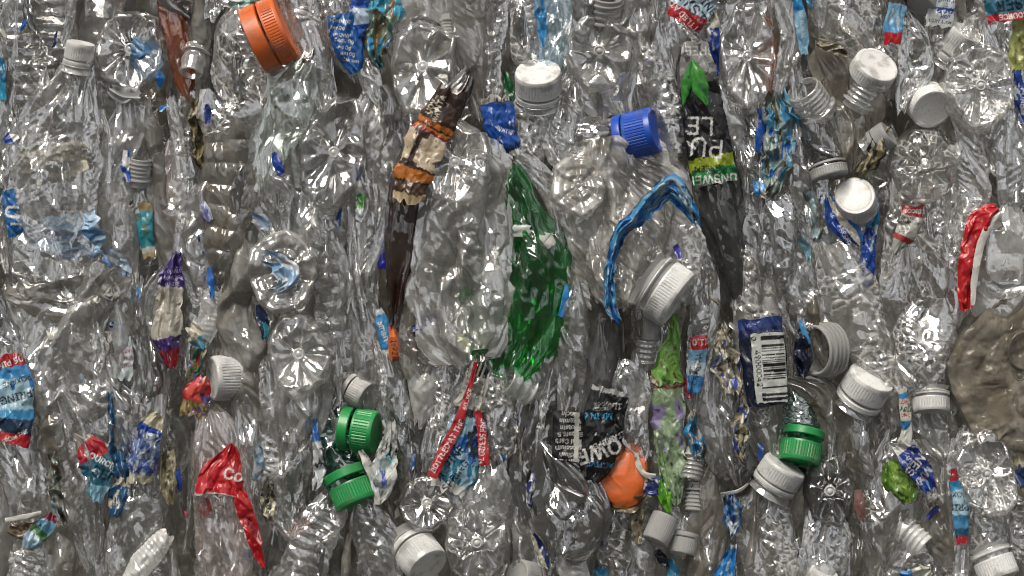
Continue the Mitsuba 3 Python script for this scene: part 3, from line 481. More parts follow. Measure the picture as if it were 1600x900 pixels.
tag(k, 'second red band with volume in white', [(746, 640, 5), (753, 670, 7), (756, 700, 8), (757, 724, 8)], [(1, RED)], z=50, amp=.4, curv=.1, ragged=.04, name='red_band', texts=[('9 FL OZ(1.05 PINT', 754, 690, 9, -86, WHITE, {'wide': .7})])
body('clear bottle end full of drops right of the red banded label', 'bu', [(780, 560, 14), (776, 610, 22), (782, 660, 27), (784, 700, 22), (782, 716, 12)], z=26)
tag(None, 'small white and navy neck label under the green bottle', [(806, 560, 10), (814, 572, 12), (812, 582, 9)], [(.4, WHITE), (1, (40, 60, 110))], z=20, amp=.4)
neck(None, (812, 600), 205, 25, 25, 50, 'nk', 24, 'clear threaded neck with white ring below the green bottle', rings=2)
k = body('clear bottle running up from the white ringed neck to the blue strip', 'cl', [(880, 462, 7), (872, 500, 14), (856, 545, 22), (838, 590, 26), (822, 612, 18)], parts=True, z=30, amp=.7, folds=4)
tag(k, None, [(884, 446, 3), (882, 470, 6), (874, 494, 4)], [(1, (48, 140, 215))], z=46, amp=.4)
body('dark smoke grey folded bottle left of the black labelled bottle', 'sm', [(870, 510, 12), (858, 560, 22), (846, 620, 30), (830, 690, 34), (826, 760, 30), (830, 800, 14)], z=22, folds=5, amp=.9)
body('grey bottle with angular dents above the nutrition panel', 'hz', [(892, 440, 10), (890, 490, 22), (888, 550, 26), (892, 590, 26), (888, 640, 14)], z=34, amp=1.1)
k = body('black labelled drink bottle with clear grey shoulder, upside down', 'bk', [(936, 430, 28), (940, 490, 36), (938, 560, 40), (934, 620, 42), (920, 690, 44), (914, 750, 40), (916, 790, 26)], parts=True, z=20, amp=.6, depth=.5)
tag(k, 'black label with white and blue upside-down words', [(952, 606, 30), (944, 640, 32), (936, 690, 32), (926, 730, 24), (920, 745, 14)], [(.05, (178, 178, 176)), (1, (14, 14, 16))], z=56, amp=.8, curv=.35, ragged=.05, texts=[('MIXED', 936, 636, 5, 178, (150, 150, 150)), ('+OTHER', 940, 628, 5, 178, (150, 150, 150)), ('MAIN 6', 932, 647, 9, 180, (70, 170, 225)), ('VITAMIN B3', 950, 684, 8, 156, (210, 210, 210)), ('POWER', 934, 702, 22, 162, WHITE), ('ACTIVE', 936, 722, 8, 186, (60, 120, 170)), ('1L', 962, 632, 9, 190, WHITE)])
tag(k, 'nutrition panel in white upside-down print', [(888, 640, 24), (886, 680, 24), (884, 716, 23)], [(1, (18, 18, 19))], z=58, amp=.5, curv=.3, ragged=.03, name='nutrition_panel', texts=[(w, 890, 644 + 10.5 * i, 7, 181, (205, 205, 200)) for i, w in enumerate(('Niacin', 'Vitamin', 'Protein', 'Sugars 5', 'Total Carb', 'Potassium', 'Sodium', 'Total Fat'))] + [('l', 902, 662, 62, 1, (205, 205, 200), {'wide': .6}), ('l', 901, 702, 62, 1, (205, 205, 200), {'wide': .6})])
body('clear folded flap hanging over the right of the black label', 'cl', [(976, 560, 14), (986, 610, 24), (990, 650, 26), (994, 700, 22), (1000, 740, 12)], z=44, amp=1.1)
# ---------------------------------------------------------------- upper middle, right of the centre bottle
tag(None, 'bright blue vertical label strip at the top, left of the spoked base', [(836, -20, 5), (844, 20, 9), (847, 50, 7), (848, 76, 4)], [(1, (50, 140, 205))], z=30, blotch=[((150, 190, 215), 9, .6, 0, 1)])
body('pale blue tinted clear bottle left of the clear ten sided base', 'lb', [(866, -60, 20), (868, 10, 26), (866, 60, 24), (858, 104, 12)], z=20)
body('clear bottle with soft drops at the very top left of the bright blue strip', 'bu', [(820, -50, 18), (824, 20, 22), (822, 80, 22), (828, 110, 12)], z=14)
k = body('foam filled clear bottle with white screw cap on top', 'bu', [(842, 150, 30), (842, 176, 34), (836, 206, 30), (832, 240, 22), (836, 290, 14)], parts=True, z=18)
cap(k, (841, 128), -94, 38, 37, 34, 'wh', 34, neck=10)
neck(None, (944, 16), -84, 30, 29, 46, 'fr', 22, 'open white threaded neck peeping out above the ten sided base', rings=3)
based('clear ten sided bottle base at the top with white rays', 'pale', 935, 84, 52, 60, z=40, H=17, groove=7, amp=1.25, lobes=5, phase=.3, nub='wh', wall=40, back=[(944, 110, 50), (952, 150, 40), (968, 180, 20)], bk=dict(z=18))
body('clear bottle with foam and a dark square dent left of the blue cap', 'bu', [(894, 124, 14), (884, 160, 30), (880, 200, 34), (886, 240, 32), (896, 262, 16)], z=26)
k = body('clear beaded bottle with royal blue screw cap lying sideways', 'bu', [(900, 220, 22), (920, 214, 26), (944, 212, 24), (966, 212, 26)], parts=True, z=30, depth=.7)
cap(k, (1002, 210), -13, 18, 37, 46, 'cap_blue', 36, rh=.30, gap=.06)
tag(None, 'tiny yellow scrap at the right of the royal blue cap', [(1021, 198, 3), (1026, 208, 5), (1024, 216, 3)], [(1, (180, 140, 40))], z=26)
body('narrow clear beaded bottle curving right of the royal blue cap', 'bu', [(1004, 60, 12), (1020, 110, 22), (1042, 170, 24), (1050, 230, 22), (1058, 290, 20), (1064, 330, 12)], z=26, folds=4)
body('clear plain bottle rising behind the ten sided base at the top', 'hz', [(990, -60, 26), (1000, 0, 34), (1000, 50, 30), (996, 90, 16)], z=16)
body('clear folded bottle left of the crystal lettered label', 'cl', [(1030, -50, 16), (1034, 20, 20), (1040, 80, 18), (1050, 120, 10)], z=26)
k = body('clear bottle with tilted label of dark capitals over a red band', 'cl', [(1078, -40, 30), (1082, 10, 34), (1082, 60, 28), (1086, 100, 18)], parts=True, z=26)
tag(k, None, [(1100, -30, 34), (1082, 8, 34), (1064, 42, 30)], [(.34, (205, 216, 222)), (.72, (190, 214, 228)), (1, RED)], z=42, amp=.8, ragged=.05, texts=[('ALPINE', 1094, 4, 12, 50, (40, 60, 84)), ('CRYSTAL', 1081, 20, 17, 52, (34, 44, 66)), ('BOTTLED AT S', 1068, 33, 9, 228, WHITE)], blotch=[((80, 90, 110), 9, .72, 0, .3)])
tag(None, 'deep blue creased label strip left of the clear oval spoked base', [(1110, 16, 7), (1110, 50, 12), (1112, 90, 9), (1116, 122, 6)], [(.3, (190, 186, 170)), (1, (32, 66, 150))], z=34, amp=1.3, blotch=[((200, 200, 196), 7, .6, .2, 1)])
k = body('dark tea bottle with black label, green leaves and upside-down white letters', 'bk', [(1078, 80, 22), (1088, 130, 32), (1098, 200, 38), (1108, 260, 42), (1118, 310, 44), (1132, 360, 38), (1144, 420, 26), (1150, 470, 12)], parts=True, z=24, amp=.6, depth=.5)
tag(k, 'black label with green leaf pair and white letters', [(1082, 70, 20), (1086, 110, 28), (1094, 170, 32), (1102, 220, 34), (1108, 252, 35), (1116, 290, 34)], [(.22, (150, 150, 148)), (.28, (92, 92, 92)), (.80, (22, 22, 23)), (.885, (150, 166, 30)), (.98, (24, 130, 64)), (1, (110, 112, 110))], z=44, amp=.7, curv=.3, ragged=.04, wear=.3,
    texts=[('GREEN', 1084, 84, 14, 180, (225, 225, 222)), ('LE', 1090, 200, 28, 182, (225, 225, 222), {'bold': False}), ('PU', 1100, 234, 29, 186, (225, 225, 222), {'bold': False}), ('GREEN', 1102, 266, 9, 176, (40, 60, 30)), ('UNSWEE', 1110, 282, 13, 175, (225, 232, 225))])
tag(k, 'green printed leaf', [(1078, 100, 3), (1084, 120, 12), (1091, 144, 13), (1100, 168, 2)], [(1, (62, 150, 52))], name='printed_leaf', torn=.05, z=63, amp=.3, ragged=.02, blotch=[((36, 110, 36), 12, .55, 0, 1)], wear=.2)
tag(k, 'slim green printed leaf', [(1073, 106, 2), (1070, 130, 8), (1066, 150, 6), (1063, 168, 1)], [(1, (48, 140, 44))], name='printed_leaf', torn=.05, z=63, amp=.3, ragged=.02, wear=.2)
body('clear bottle with rough folds between the black label and the blue strip', 'cl', [(1120, 130, 12), (1130, 180, 24), (1140, 240, 26), (1150, 290, 20), (1156, 320, 10)], z=26, folds=5)
based('clear oval base with long thin spokes right of the deep blue strip', 'cl', 1164, 92, 42, 84, z=38, H=15, groove=8, amp=1.0, lobes=7, wall=40, back=[(1166, -40, 16), (1166, 0, 30), (1164, 60, 40)], bk=dict(z=20))
body('reddish brown film edge right of the oval spoked base', 'am', [(1188, 30, 10), (1196, 70, 14), (1204, 120, 12), (1212, 160, 6)], z=16)
body('clear faceted bottle below the oval spoked base', 'hz', [(1166, 160, 20), (1172, 200, 32), (1176, 260, 32), (1180, 320, 28), (1188, 380, 24), (1190, 430, 14)], z=24, amp=1.3)
body('clear beaded film twisting left of the long cyan strip', 'bu', [(1212, -40, 14), (1222, 20, 18), (1230, 60, 16), (1222, 110, 14), (1214, 150, 8)], z=30, folds=4)
k = tag(None, 'long cyan label strip with faint letters at the top right', [(1236, -20, 6), (1244, 20, 9), (1250, 54, 10), (1253, 88, 6)], [(.40, (36, 140, 212)), (1, (130, 178, 208))], z=34, amp=.7, texts=[('NATURAL', 1250, 42, 7, 84, (200, 214, 222))])
tag(None, 'dirty cyan and grey label crumpled left of the open dark neck', [(1212, 150, 14), (1216, 190, 24), (1212, 240, 26), (1200, 290, 16), (1188, 312, 8)], [(1, (150, 165, 160))], z=34, amp=2.0, blotch=[((70, 150, 190), 12, .52, 0, 1), ((84, 82, 62), 9, .58, 0, 1), ((30, 100, 180), 10, .68, 0, 1)], ragged=.3)
tag(None, 'clear blue label scrap left of the dirty cyan label', [(1184, 172, 4), (1186, 195, 8), (1184, 222, 8), (1182, 240, 4)], [(1, (34, 92, 184))], z=32, blotch=[((190, 200, 210), 8, .62, 0, 1)])
tag(None, 'bright cyan scrap under the dirty cyan label', [(1176, 284, 5), (1184, 296, 10), (1194, 306, 6)], [(.7, (44, 140, 210)), (1, (220, 214, 200))], z=36)

# ---------------------------------------------------------------- the crushed ball bottle with the cyan wrap
based('clear round swirl base on the left shoulder of the crushed ball bottle', 'shell', 902, 292, 42, 46, z=56, H=12, groove=3, amp=1.2, lobes=6, ring=True, wall=30)
k = body('large taupe crushed ball bottle with cyan wrap and big white cap', 'shell', [(950, 226, 50), (962, 270, 92), (972, 330, 108), (970, 390, 104), (968, 440, 84), (978, 490, 44)], parts=True, z=20, depth=.75, amp=1.3, folds=8, style=0)
cap(k, (1042, 460), 34, 10, 49, 34, 'wb', 66, neck=12, rh=.2, neckmat='fr', gap=.25)
tag(k, 'crinkled cyan wrap band', [(1082, 352, 6), (1066, 324, 13), (1042, 296, 18), (1022, 312, 17), (990, 344, 12), (966, 366, 10), (954, 400, 8), (948, 440, 8), (950, 470, 9), (962, 500, 9)], [(1, (76, 152, 204))], name='label', z=86, amp=2.0, curv=.3, cell=(30, 6), ragged=.25, blotch=[((150, 180, 196), 12, .52, 0, 1), ((30, 110, 190), 9, .58, 0, 1), ((30, 34, 44), 7, .66, 0, 1)])
tag(k, None, [(1084, 340, 3), (1074, 326, 7), (1060, 326, 8)], [(1, (30, 110, 190))], z=92)
tag(None, 'bright cyan label peak on top of the crushed ball bottle', [(1034, 288, 5), (1046, 284, 9), (1056, 292, 4)], [(1, (48, 160, 220))], z=90)
body('clear beaded shoulder right of the big white cap', 'bu', [(1068, 350, 12), (1078, 390, 20), (1074, 430, 20), (1068, 470, 10)], z=44)
tag(None, 'purple blue glint of label beside the big white cap', [(1050, 384, 4), (1055, 394, 6), (1058, 404, 3)], [(1, (60, 60, 170))], z=74)
k = thing('crushed_bottle', 'clear threaded neck with grey cap in the dark gap under the big white cap', 'plastic bottle')
neck(k, (1008, 550), -86, 12, 17, 42, 'nk', 14, rings=3)
cap(k, (1018, 514), 92, 6, 14, 38, 'gy', 8, ring=False)
body('hazy clear bottle half hidden behind the lime label', 'hz', [(1024, 480, 14), (1024, 540, 18), (1020, 600, 16), (1018, 650, 10)], z=-4)
k = body('clear bottle with long lime and violet printed label and dark specks', 'hz', [(1042, 500, 14), (1044, 560, 28), (1042, 640, 30), (1042, 720, 30), (1050, 780, 16)], parts=True, z=12)
tag(k, 'lime green upper label with brown spots', [(1052, 492, 3), (1050, 530, 10), (1042, 560, 20), (1040, 600, 24)], [(1, (146, 200, 96))], z=30, amp=.9, blotch=[((120, 74, 54), 8, .64, .45, 1), ((96, 150, 60), 9, .6, 0, 1)])
tag(k, 'pale green and violet lower label with dark drops', [(1040, 598, 25), (1042, 660, 25), (1048, 720, 22), (1052, 786, 10)], [(.04, (110, 70, 50)), (1, (150, 172, 136))], z=31, amp=.7, blotch=[((150, 136, 180), 20, .55, 0, .55), ((50, 62, 46), 7, .68, 0, 1), ((110, 126, 104), 10, .58, .3, 1)])
tag(None, 'narrow lime green strips fanned out below the violet label', [(1030, 700, 3), (1034, 740, 6), (1036, 770, 14), (1044, 796, 5)], [(1, (122, 196, 62))], z=34, amp=1.2, cell=(26, 4), blotch=[((60, 120, 40), 7, .6, 0, 1)])
k = body('clear beaded narrow bottle with red and blue label at its foot', 'bu', [(1098, 390, 8), (1102, 430, 22), (1100, 490, 24), (1092, 550, 20), (1086, 620, 16), (1086, 650, 8)], parts=True, z=24)
tag(k, None, [(1086, 524, 14), (1087, 546, 15), (1084, 580, 14), (1080, 612, 10)], [(.24, RED), (.45, (120, 170, 205)), (.7, (190, 205, 214)), (1, (40, 120, 180))], z=44, amp=.7, texts=[('(1.05', 1086, 534, 9, 180, WHITE), ('CRYSTAL', 1085, 575, 8, -82, (40, 50, 66))], blotch=[((34, 44, 60), 8, .64, .3, 1)])
tag(None, 'small dark red scrap below the red and blue label', [(1070, 590, 4), (1072, 604, 5), (1076, 622, 4)], [(1, (150, 30, 44))], z=26)
k = body('clear bottle with chalky white label flaking in blue specks', 'hz', [(1124, 500, 10), (1128, 540, 28), (1124, 600, 36), (1128, 660, 38), (1138, 720, 30), (1146, 750, 14)], parts=True, z=34, amp=1.2)
tag(k, 'flaking white and blue label remains', [(1124, 504, 8), (1128, 530, 15), (1132, 570, 20), (1138, 612, 16)], [(1, (150, 142, 122))], z=54, amp=1.8, blotch=[((60, 84, 160), 8, .6, 0, 1), ((80, 74, 60), 7, .54, 0, 1), ((214, 212, 200), 6, .64, 0, 1)], ragged=.4)
tag(k, 'yellowed label edge with navy streaks', [(1152, 610, 8), (1156, 650, 10), (1150, 700, 9), (1158, 720, 5)], [(1, (176, 166, 134))], z=50, amp=1.6, blotch=[((40, 54, 120), 8, .55, 0, 1), ((70, 64, 50), 6, .6, 0, 1)], ragged=.4)
k = body('dark bottle with navy label and white bar code', 'bd', [(1166, 380, 12), (1172, 430, 26), (1180, 480, 34), (1188, 550, 38), (1196, 620, 34), (1204, 680, 26), (1210, 720, 16)], parts=True, z=20, amp=.6)
tag(k, 'navy label with white bar code panel', [(1182, 496, 34), (1188, 550, 36), (1196, 632, 31)], [(.11, (40, 62, 130)), (.22, (30, 44, 90)), (1, (26, 34, 58))], z=42, amp=.6, curv=.3, ragged=.03)
tag(k, 'white bar code panel', [(1193, 519, 25), (1196, 560, 26), (1201, 626, 24)], [(1, (206, 210, 206))], z=57, amp=.4, curv=.2, ragged=.03, name='bar_code', bars=[(1203, 558, 70, 36, 86, 46, BLACK), (1205, 612, 22, 40, 86, 13, BLACK)], texts=[('49000042', 1180, 574, 8, 86, BLACK), ('0', 1172, 528, 8, 90, BLACK)])
body('narrow clear beaded bottle between the tea bottle and the bar code', 'bu', [(1152, 330, 8), (1156, 390, 16), (1160, 450, 18), (1158, 490, 14)], z=26)

# ---------------------------------------------------------------- upper right
body('dark clear bottle with large round drops at the top right', 'bd', [(1290, -50, 30), (1310, 0, 42), (1330, 40, 40), (1352, 84, 20)], z=18)
body('clear bottle with big drops near the red and light blue label', 'bu', [(1352, -50, 24), (1362, 10, 26), (1374, 60, 22), (1388, 110, 22), (1394, 150, 12)], z=14)
tag(None, 'light blue and red label folded into a narrow tip at the top', [(1400, -16, 12), (1396, 14, 14), (1390, 44, 15), (1390, 72, 13)], [(.16, (150, 40, 44)), (.30, (70, 60, 60)), (.62, (120, 170, 205)), (.80, (84, 164, 216)), (1, (196, 30, 40))], z=36, amp=.6, blotch=[((205, 214, 220), 8, .6, .3, .75)])
cap(None, (1434, -2), 112, 26, 27, 34, 'gy', 30, label='greyish white cap cut by the top edge, left of the ion label', neck=0)
k = body('clear bottle with small white label of blue letters at the top', 'bu', [(1464, -50, 20), (1464, 10, 24), (1462, 60, 22), (1460, 100, 14)], parts=True, z=18)
tag(k, None, [(1468, -14, 22), (1464, 14, 22), (1460, 46, 20)], [(.5, (196, 204, 210)), (.56, (40, 80, 160)), (1, (205, 208, 208))], z=38, amp=.6, texts=[('ation', 1474, 20, 11, 4, (30, 60, 140)), ('NATIONAL', 1464, 4, 6, 4, (40, 80, 150)), ('Ref', 1470, 30, 7, 4, (40, 70, 140)), ('VERY LOW', 1462, 38, 5, 8, (60, 60, 70))])
cap(None, (1496, 66), -58, 28, 28, 38, 'wh', 22, label='white screw cap tucked between the ion label and the teal label', neck=8)
k = body('dark bottle beside the teal label, drops on its side', 'bd', [(1508, -50, 20), (1516, 0, 22), (1526, 40, 16)], parts=False, z=6)
k = body('clear bottle with teal label and red band reading upside down', 'bu', [(1560, -50, 34), (1564, 10, 36), (1566, 60, 32), (1572, 110, 26), (1566, 150, 12)], parts=True, z=20)
tag(k, None, [(1556, -26, 33), (1562, 8, 33), (1566, 38, 31)], [(.80, (48, 118, 144)), (1, (176, 34, 48))], z=44, amp=.6, ragged=.04, texts=[('SER', 1568, 13, 17, 172, (20, 40, 60)), ('SOURCE', 1574, 30, 8, 172, WHITE)])
k = body('yellowish green bottle at the top right edge with deep blue label', 'te', [(1596, 20, 14), (1592, 80, 20), (1592, 140, 20), (1594, 200, 14)], parts=True, z=14)
tag(k, 'yellowish green label', [(1594, 24, 12), (1590, 70, 18), (1588, 114, 18)], [(1, (164, 170, 96))], z=30, blotch=[((120, 116, 70), 10, .56, 0, 1)])
tag(k, 'deep blue label with pale letters', [(1590, 114, 14), (1592, 150, 15), (1596, 196, 13)], [(1, (28, 66, 150))], z=32, blotch=[((200, 204, 208), 7, .66, 0, 1)], texts=[('PURE', 1592, 156, 9, 90, (210, 214, 218))])
k = thing('crushed_bottle', 'translucent white cap with lettered rim above a clear ribbed neck', 'plastic bottle')
cap(k, (1360, 112), -62, 46, 36, 26, 'wb', 40, ring=False)
neck(k, (1344, 150), -62, 20, 24, 40, 'nk', 30, rings=3)
tag(k, None, [(1342, 128, 4), (1358, 136, 4), (1374, 140, 4)], [(1, (200, 200, 198))], name='rim_print', z=62, amp=.1, curv=0, ragged=0, wear=0, texts=[('Plastic', 1358, 135, 7, 18, (60, 60, 62))])
body('tan wrinkled bottle left of the lettered white cap', 'du', [(1276, 60, 10), (1290, 86, 26), (1306, 120, 32), (1312, 170, 30), (1318, 220, 26), (1322, 260, 14)], z=30, amp=1.3)
tag(None, 'tan paper scrap with fine ridges on the tan wrinkled bottle', [(1272, 70, 6), (1286, 76, 10), (1304, 84, 8), (1318, 90, 4)], [(1, (150, 140, 116))], z=54, amp=1.5, cell=(8, 14), blotch=[((90, 82, 66), 6, .56, 0, 1)])
k = body('dark grey bottle with open ridged neck at its upper left end', 'sm', [(1262, 176, 24), (1274, 206, 30), (1290, 240, 30), (1296, 266, 26)], parts=True, z=26, amp=.6, depth=.6)
neck(k, (1262, 160), 232, 30, 30, 52, 'nk', 34, rings=4)
cap(k, (1292, 272), 76, 12, 30, 16, 'gy', 30, ring=True, gap=.2)
cap(None, (1449, 168), 66, 56, 34, 24, 'wh', 24, label='white cap with drops on its top, left of the large spoked base', neck=8)
body('clear triangular film with drops above the white cap with drops', 'bu', [(1412, 30, 8), (1424, 70, 26), (1428, 110, 26), (1410, 150, 14), (1404, 176, 6)], z=36, depth=.25)
based('large clear spoked base with drops near the right edge', 'bu', 1522, 138, 54, 66, z=54, H=18, groove=8, amp=1.2, lobes=5, phase=.5, nub='wh', wall=50, back=[(1520, 40, 24), (1520, 90, 46), (1524, 160, 56), (1536, 220, 44), (1548, 270, 20)], bk=dict(z=28))
cap(None, (1376, 216), -36, 20, 22, 22, 'fr', 34, label='frosted ringed cap above the petal base with drops', neck=14)
tag(None, 'dirt caked tan label scrap with blue corner below the frosted ringed cap', [(1380, 202, 5), (1366, 226, 14), (1356, 252, 14), (1338, 272, 8)], [(1, (140, 128, 96))], z=44, amp=1.7, blotch=[((44, 40, 30), 9, .5, 0, 1), ((190, 184, 160), 7, .62, 0, 1), ((44, 72, 160), 9, .72, 0, .6)], ragged=.35)
based('taupe five petal base with drops in its hollows', 'bd', 1438, 262, 50, 60, z=48, H=22, groove=11, amp=.5, petal=True, lobes=5, phase=.62, nub='nk', wall=50, back=[(1436, 280, 46), (1432, 330, 40), (1424, 370, 24)], bk=dict(z=24))
body('clear bottle curving round the right of the five petal base, full of drops', 'bu', [(1486, 230, 10), (1500, 266, 20), (1516, 300, 26), (1500, 350, 22), (1486, 410, 18), (1480, 450, 10)], z=30)
body('clear creased bottle at the right edge under the large spoked base', 'cl', [(1580, 180, 18), (1582, 230, 28), (1584, 290, 28), (1576, 340, 16)], z=30, amp=1.3)
body('clear twisted film left of the dark ridged neck', 'cl', [(1240, 90, 10), (1246, 140, 16), (1254, 230, 22), (1262, 300, 26), (1270, 370, 24), (1276, 420, 12)], z=24, amp=1.2)

# ---------------------------------------------------------------- right middle
k = body('clear bottle with white cap facing out and blue and white label', 'lb', [(1300, 300, 24), (1300, 350, 34), (1310, 400, 30), (1330, 440, 20)], parts=True, z=16)
cap(k, (1332, 312), -118, 58, 35, 22, 'wh', 40, neck=8, squash=.9)
tag(k, 'white label with blue bars and letters', [(1290, 312, 8), (1304, 344, 18), (1324, 368, 18), (1336, 384, 10)], [(.2, (40, 110, 190)), (.5, (214, 208, 192)), (1, (26, 70, 160))], z=36, amp=1.1, across=True, texts=[('RAIN', 1322, 358, 8, 60, WHITE), ('FRESH', 1314, 366, 7, 60, WHITE)])
tag(k, 'blue label tail', [(1360, 308, 6), (1360, 340, 8), (1354, 370, 10), (1352, 410, 12), (1352, 448, 8)], [(.35, (52, 150, 210)), (1, (26, 74, 166))], z=34, amp=1.2, blotch=[((190, 200, 210), 8, .62, .3, .7)])
tag(None, 'pale cyan scrap under clear film left of the blue and white label', [(1262, 300, 10), (1272, 340, 14), (1266, 372, 8)], [(1, (140, 168, 176))], z=22, blotch=[((110, 112, 110), 9, .5, 0, 1)])
tag(None, 'small teal tip pointing down in the dark gap', [(1246, 374, 5), (1256, 390, 7), (1260, 408, 2)], [(1, (110, 160, 176))], z=40)
body('clear bottle with tight creases in the middle right, below the bright cyan scrap', 'cl', [(1210, 310, 20), (1222, 370, 38), (1230, 430, 40), (1240, 480, 32), (1250, 520, 16)], z=24, amp=1.35, folds=5)
body('clear sharp folded bottle above the large ring neck', 'cl', [(1250, 420, 12), (1262, 460, 26), (1270, 500, 28), (1276, 540, 16)], z=30, amp=1.3)
k = tag(None, 'navy crumpled label tip hanging left of the large ring neck', [(1246, 508, 4), (1250, 536, 12), (1250, 562, 15), (1248, 588, 5)], [(1, (22, 28, 54))], z=42, amp=1.6, blotch=[((60, 150, 196), 10, .70, 0, 1)])
tag(None, 'thin bright blue line of film above the navy label tip', [(1244, 498, 2), (1252, 520, 4), (1260, 536, 2)], [(1, (60, 150, 210))], z=50, amp=.4)
neck(None, (1288, 545), 176, 34, 44, 52, 'fr', 30, 'large ridged open bottle neck bent inward, right of the navy tip', rings=4, squash=.98, flange=False)
body('clear bottle with pearly drops below the blue label tail', 'bd', [(1290, 380, 20), (1304, 410, 32), (1322, 450, 36), (1344, 510, 36), (1368, 560, 34), (1384, 620, 24), (1390, 660, 12)], z=32, amp=1.1)
k = body('clear bottle with white ruled label and red header', 'bu', [(1420, 310, 22), (1412, 350, 28), (1396, 400, 20), (1386, 440, 12)], parts=True, z=18)
tag(k, None, [(1420, 322, 15), (1416, 346, 17), (1404, 374, 15), (1392, 396, 6)], [(.20, (180, 30, 40)), (.62, (200, 200, 194)), (.74, (170, 60, 60)), (1, (170, 176, 170))], z=40, amp=.7, texts=[('.com', 1421, 330, 8, 2, WHITE)] + [('lllll', 1414 - 2.2 * i, 342 + 5.4 * i, 3.4, 4, (60, 60, 60), {'wide': 2.2}) for i in range(5)])
body('big taupe crushed bottle with beaded dents in the right middle', 'bd', [(1420, 380, 26), (1430, 430, 46), (1432, 490, 50), (1430, 550, 46), (1432, 600, 36), (1440, 640, 16)], z=38, amp=1.25)
body('narrow beaded folds beside the red label', 'bu', [(1464, 310, 10), (1470, 370, 18), (1468, 440, 18), (1470, 510, 20), (1478, 580, 18), (1480, 640, 8)], z=34, folds=5, sv=11)
body('pinkish clear bottle side squeezed in left of the glossy red label', 'pk', [(1484, 340, 8), (1484, 400, 14), (1482, 460, 12)], z=4)
k = body('clear bottle with moulded square panel and glossy red label', 'pale', [(1566, 330, 24), (1562, 370, 46), (1560, 420, 52), (1556, 470, 48), (1556, 500, 30)], parts=True, z=34, depth=.5, amp=.7, style=4)
part(k, 'moulded_panel', tube([(1562, 352, 24), (1562, 360, 30), (1560, 400, 31), (1559, 424, 30), (1559, 432, 24)], rnd(), z=58, depth=.22, lens=.5, amp=.25, folds=0, style=4), 'pale')
part(k, 'beaded_rim', tube([(1536, 440, 10), (1560, 450, 14), (1586, 446, 12), (1594, 400, 9), (1594, 360, 6)], rnd(), z=52, drops=12, step=1.9, amp=.5, style=4), 'bu')
tag(k, 'glossy red label', [(1546, 326, 8), (1526, 340, 17), (1508, 380, 17), (1500, 430, 15), (1498, 484, 10)], [(1, (206, 26, 36))], z=64, amp=1.2, cell=(20, 8), blotch=[((236, 90, 90), 12, .66, 0, .5)])
tag(k, 'white inner edge of the red label', [(1552, 334, 3), (1532, 356, 6), (1518, 392, 6), (1510, 440, 5), (1508, 476, 3)], [(1, (224, 222, 216))], z=69, amp=.4)
based('large brown dirt covered round base with dark hole at the right edge', 'gr', 1584, 586, 110, 122, z=44, H=10, groove=.6, amp=.8, fine=1.0, lobes=11, nub='gr', wall=70, ring=True)
neck(None, (1592, 546), 20, 78, 34, 22, 'gr', 42, 'round hollow in the large brown dirt covered base', rings=1, flange=False)

# ---------------------------------------------------------------- lower left
k = body('clear bottle with pint and spring lettered label at the left edge', 'cl', [(34, 540, 22), (36, 590, 36), (34, 640, 40), (40, 700, 36), (46, 760, 34), (50, 800, 32), (44, 846, 24)], parts=True, z=24)
tag(k, 'blue water label with red band above and below', [(24, 552, 18), (30, 600, 31), (30, 640, 31), (24, 690, 30)], [(.14, (176, 34, 48)), (.28, (60, 140, 200)), (.62, (160, 196, 214)), (.72, (60, 150, 205)), (.88, (30, 56, 84)), (1, (196, 32, 42))], z=44, amp=.7, curv=.4, ragged=.05, texts=[('05 PINT', 22, 566, 9, 160, WHITE), ('ROXANE', 36, 594, 8, 162, (40, 50, 66)), ('SPRING', 40, 617, 12, 164, (30, 40, 60)), ('FROM THE', 34, 679, 6, -24, WHITE)], blotch=[((36, 116, 190), 14, .6, .14, .4)])
tag(k, 'white ring strip', [(18, 808, 3), (46, 803, 4), (74, 796, 3)], [(1, (206, 204, 198))], name='white_ring', z=52, amp=.3)
tag(None, 'tan cardboard coloured film below the white ring strip', [(24, 822, 8), (48, 826, 14), (70, 816, 8)], [(1, (140, 118, 92))], z=44, amp=1.2, blotch=[((100, 84, 64), 8, .55, 0, 1)])
tag(None, 'colourful scrap in light blue, green and crimson at the lower left', [(90, 800, 6), (82, 816, 14), (64, 836, 18), (52, 852, 8)], [(.14, (150, 40, 70)), (.42, (120, 180, 210)), (.62, (84, 130, 84)), (1, (150, 180, 200))], z=52, amp=1.3, blotch=[((60, 60, 90), 8, .64, 0, 1)])
body('smooth taupe bottle cut by the left edge at the bottom', 'sa', [(-6, 760, 14), (0, 800, 20), (4, 850, 20), (0, 900, 14)], z=26, amp=.5)
body('clear bottle with glitter of drops at the bottom left', 'bu', [(40, 846, 18), (52, 880, 34), (66, 920, 36), (70, 960, 20)], z=26)
body('wrinkled clear bottle with peeled label traces left of the source label', 'du', [(84, 640, 14), (92, 700, 26), (92, 760, 26), (104, 820, 26), (104, 880, 30), (100, 940, 20)], z=26, amp=1.25, folds=5)
tag(None, 'thin flaky label remains with pale blue bits at the lower left', [(88, 700, 5), (94, 744, 9), (100, 790, 8), (108, 812, 4)], [(1, (110, 112, 100))], z=52, amp=1.8, ragged=.45, blotch=[((150, 180, 190), 8, .56, 0, 1), ((64, 56, 44), 7, .55, 0, 1)])
k = body('clear taupe bottle with red and teal source label on its right', 'hz', [(100, 620, 14), (124, 680, 34), (134, 740, 36), (138, 800, 30), (146, 850, 20), (150, 880, 8)], parts=True, z=30, depth=.4)
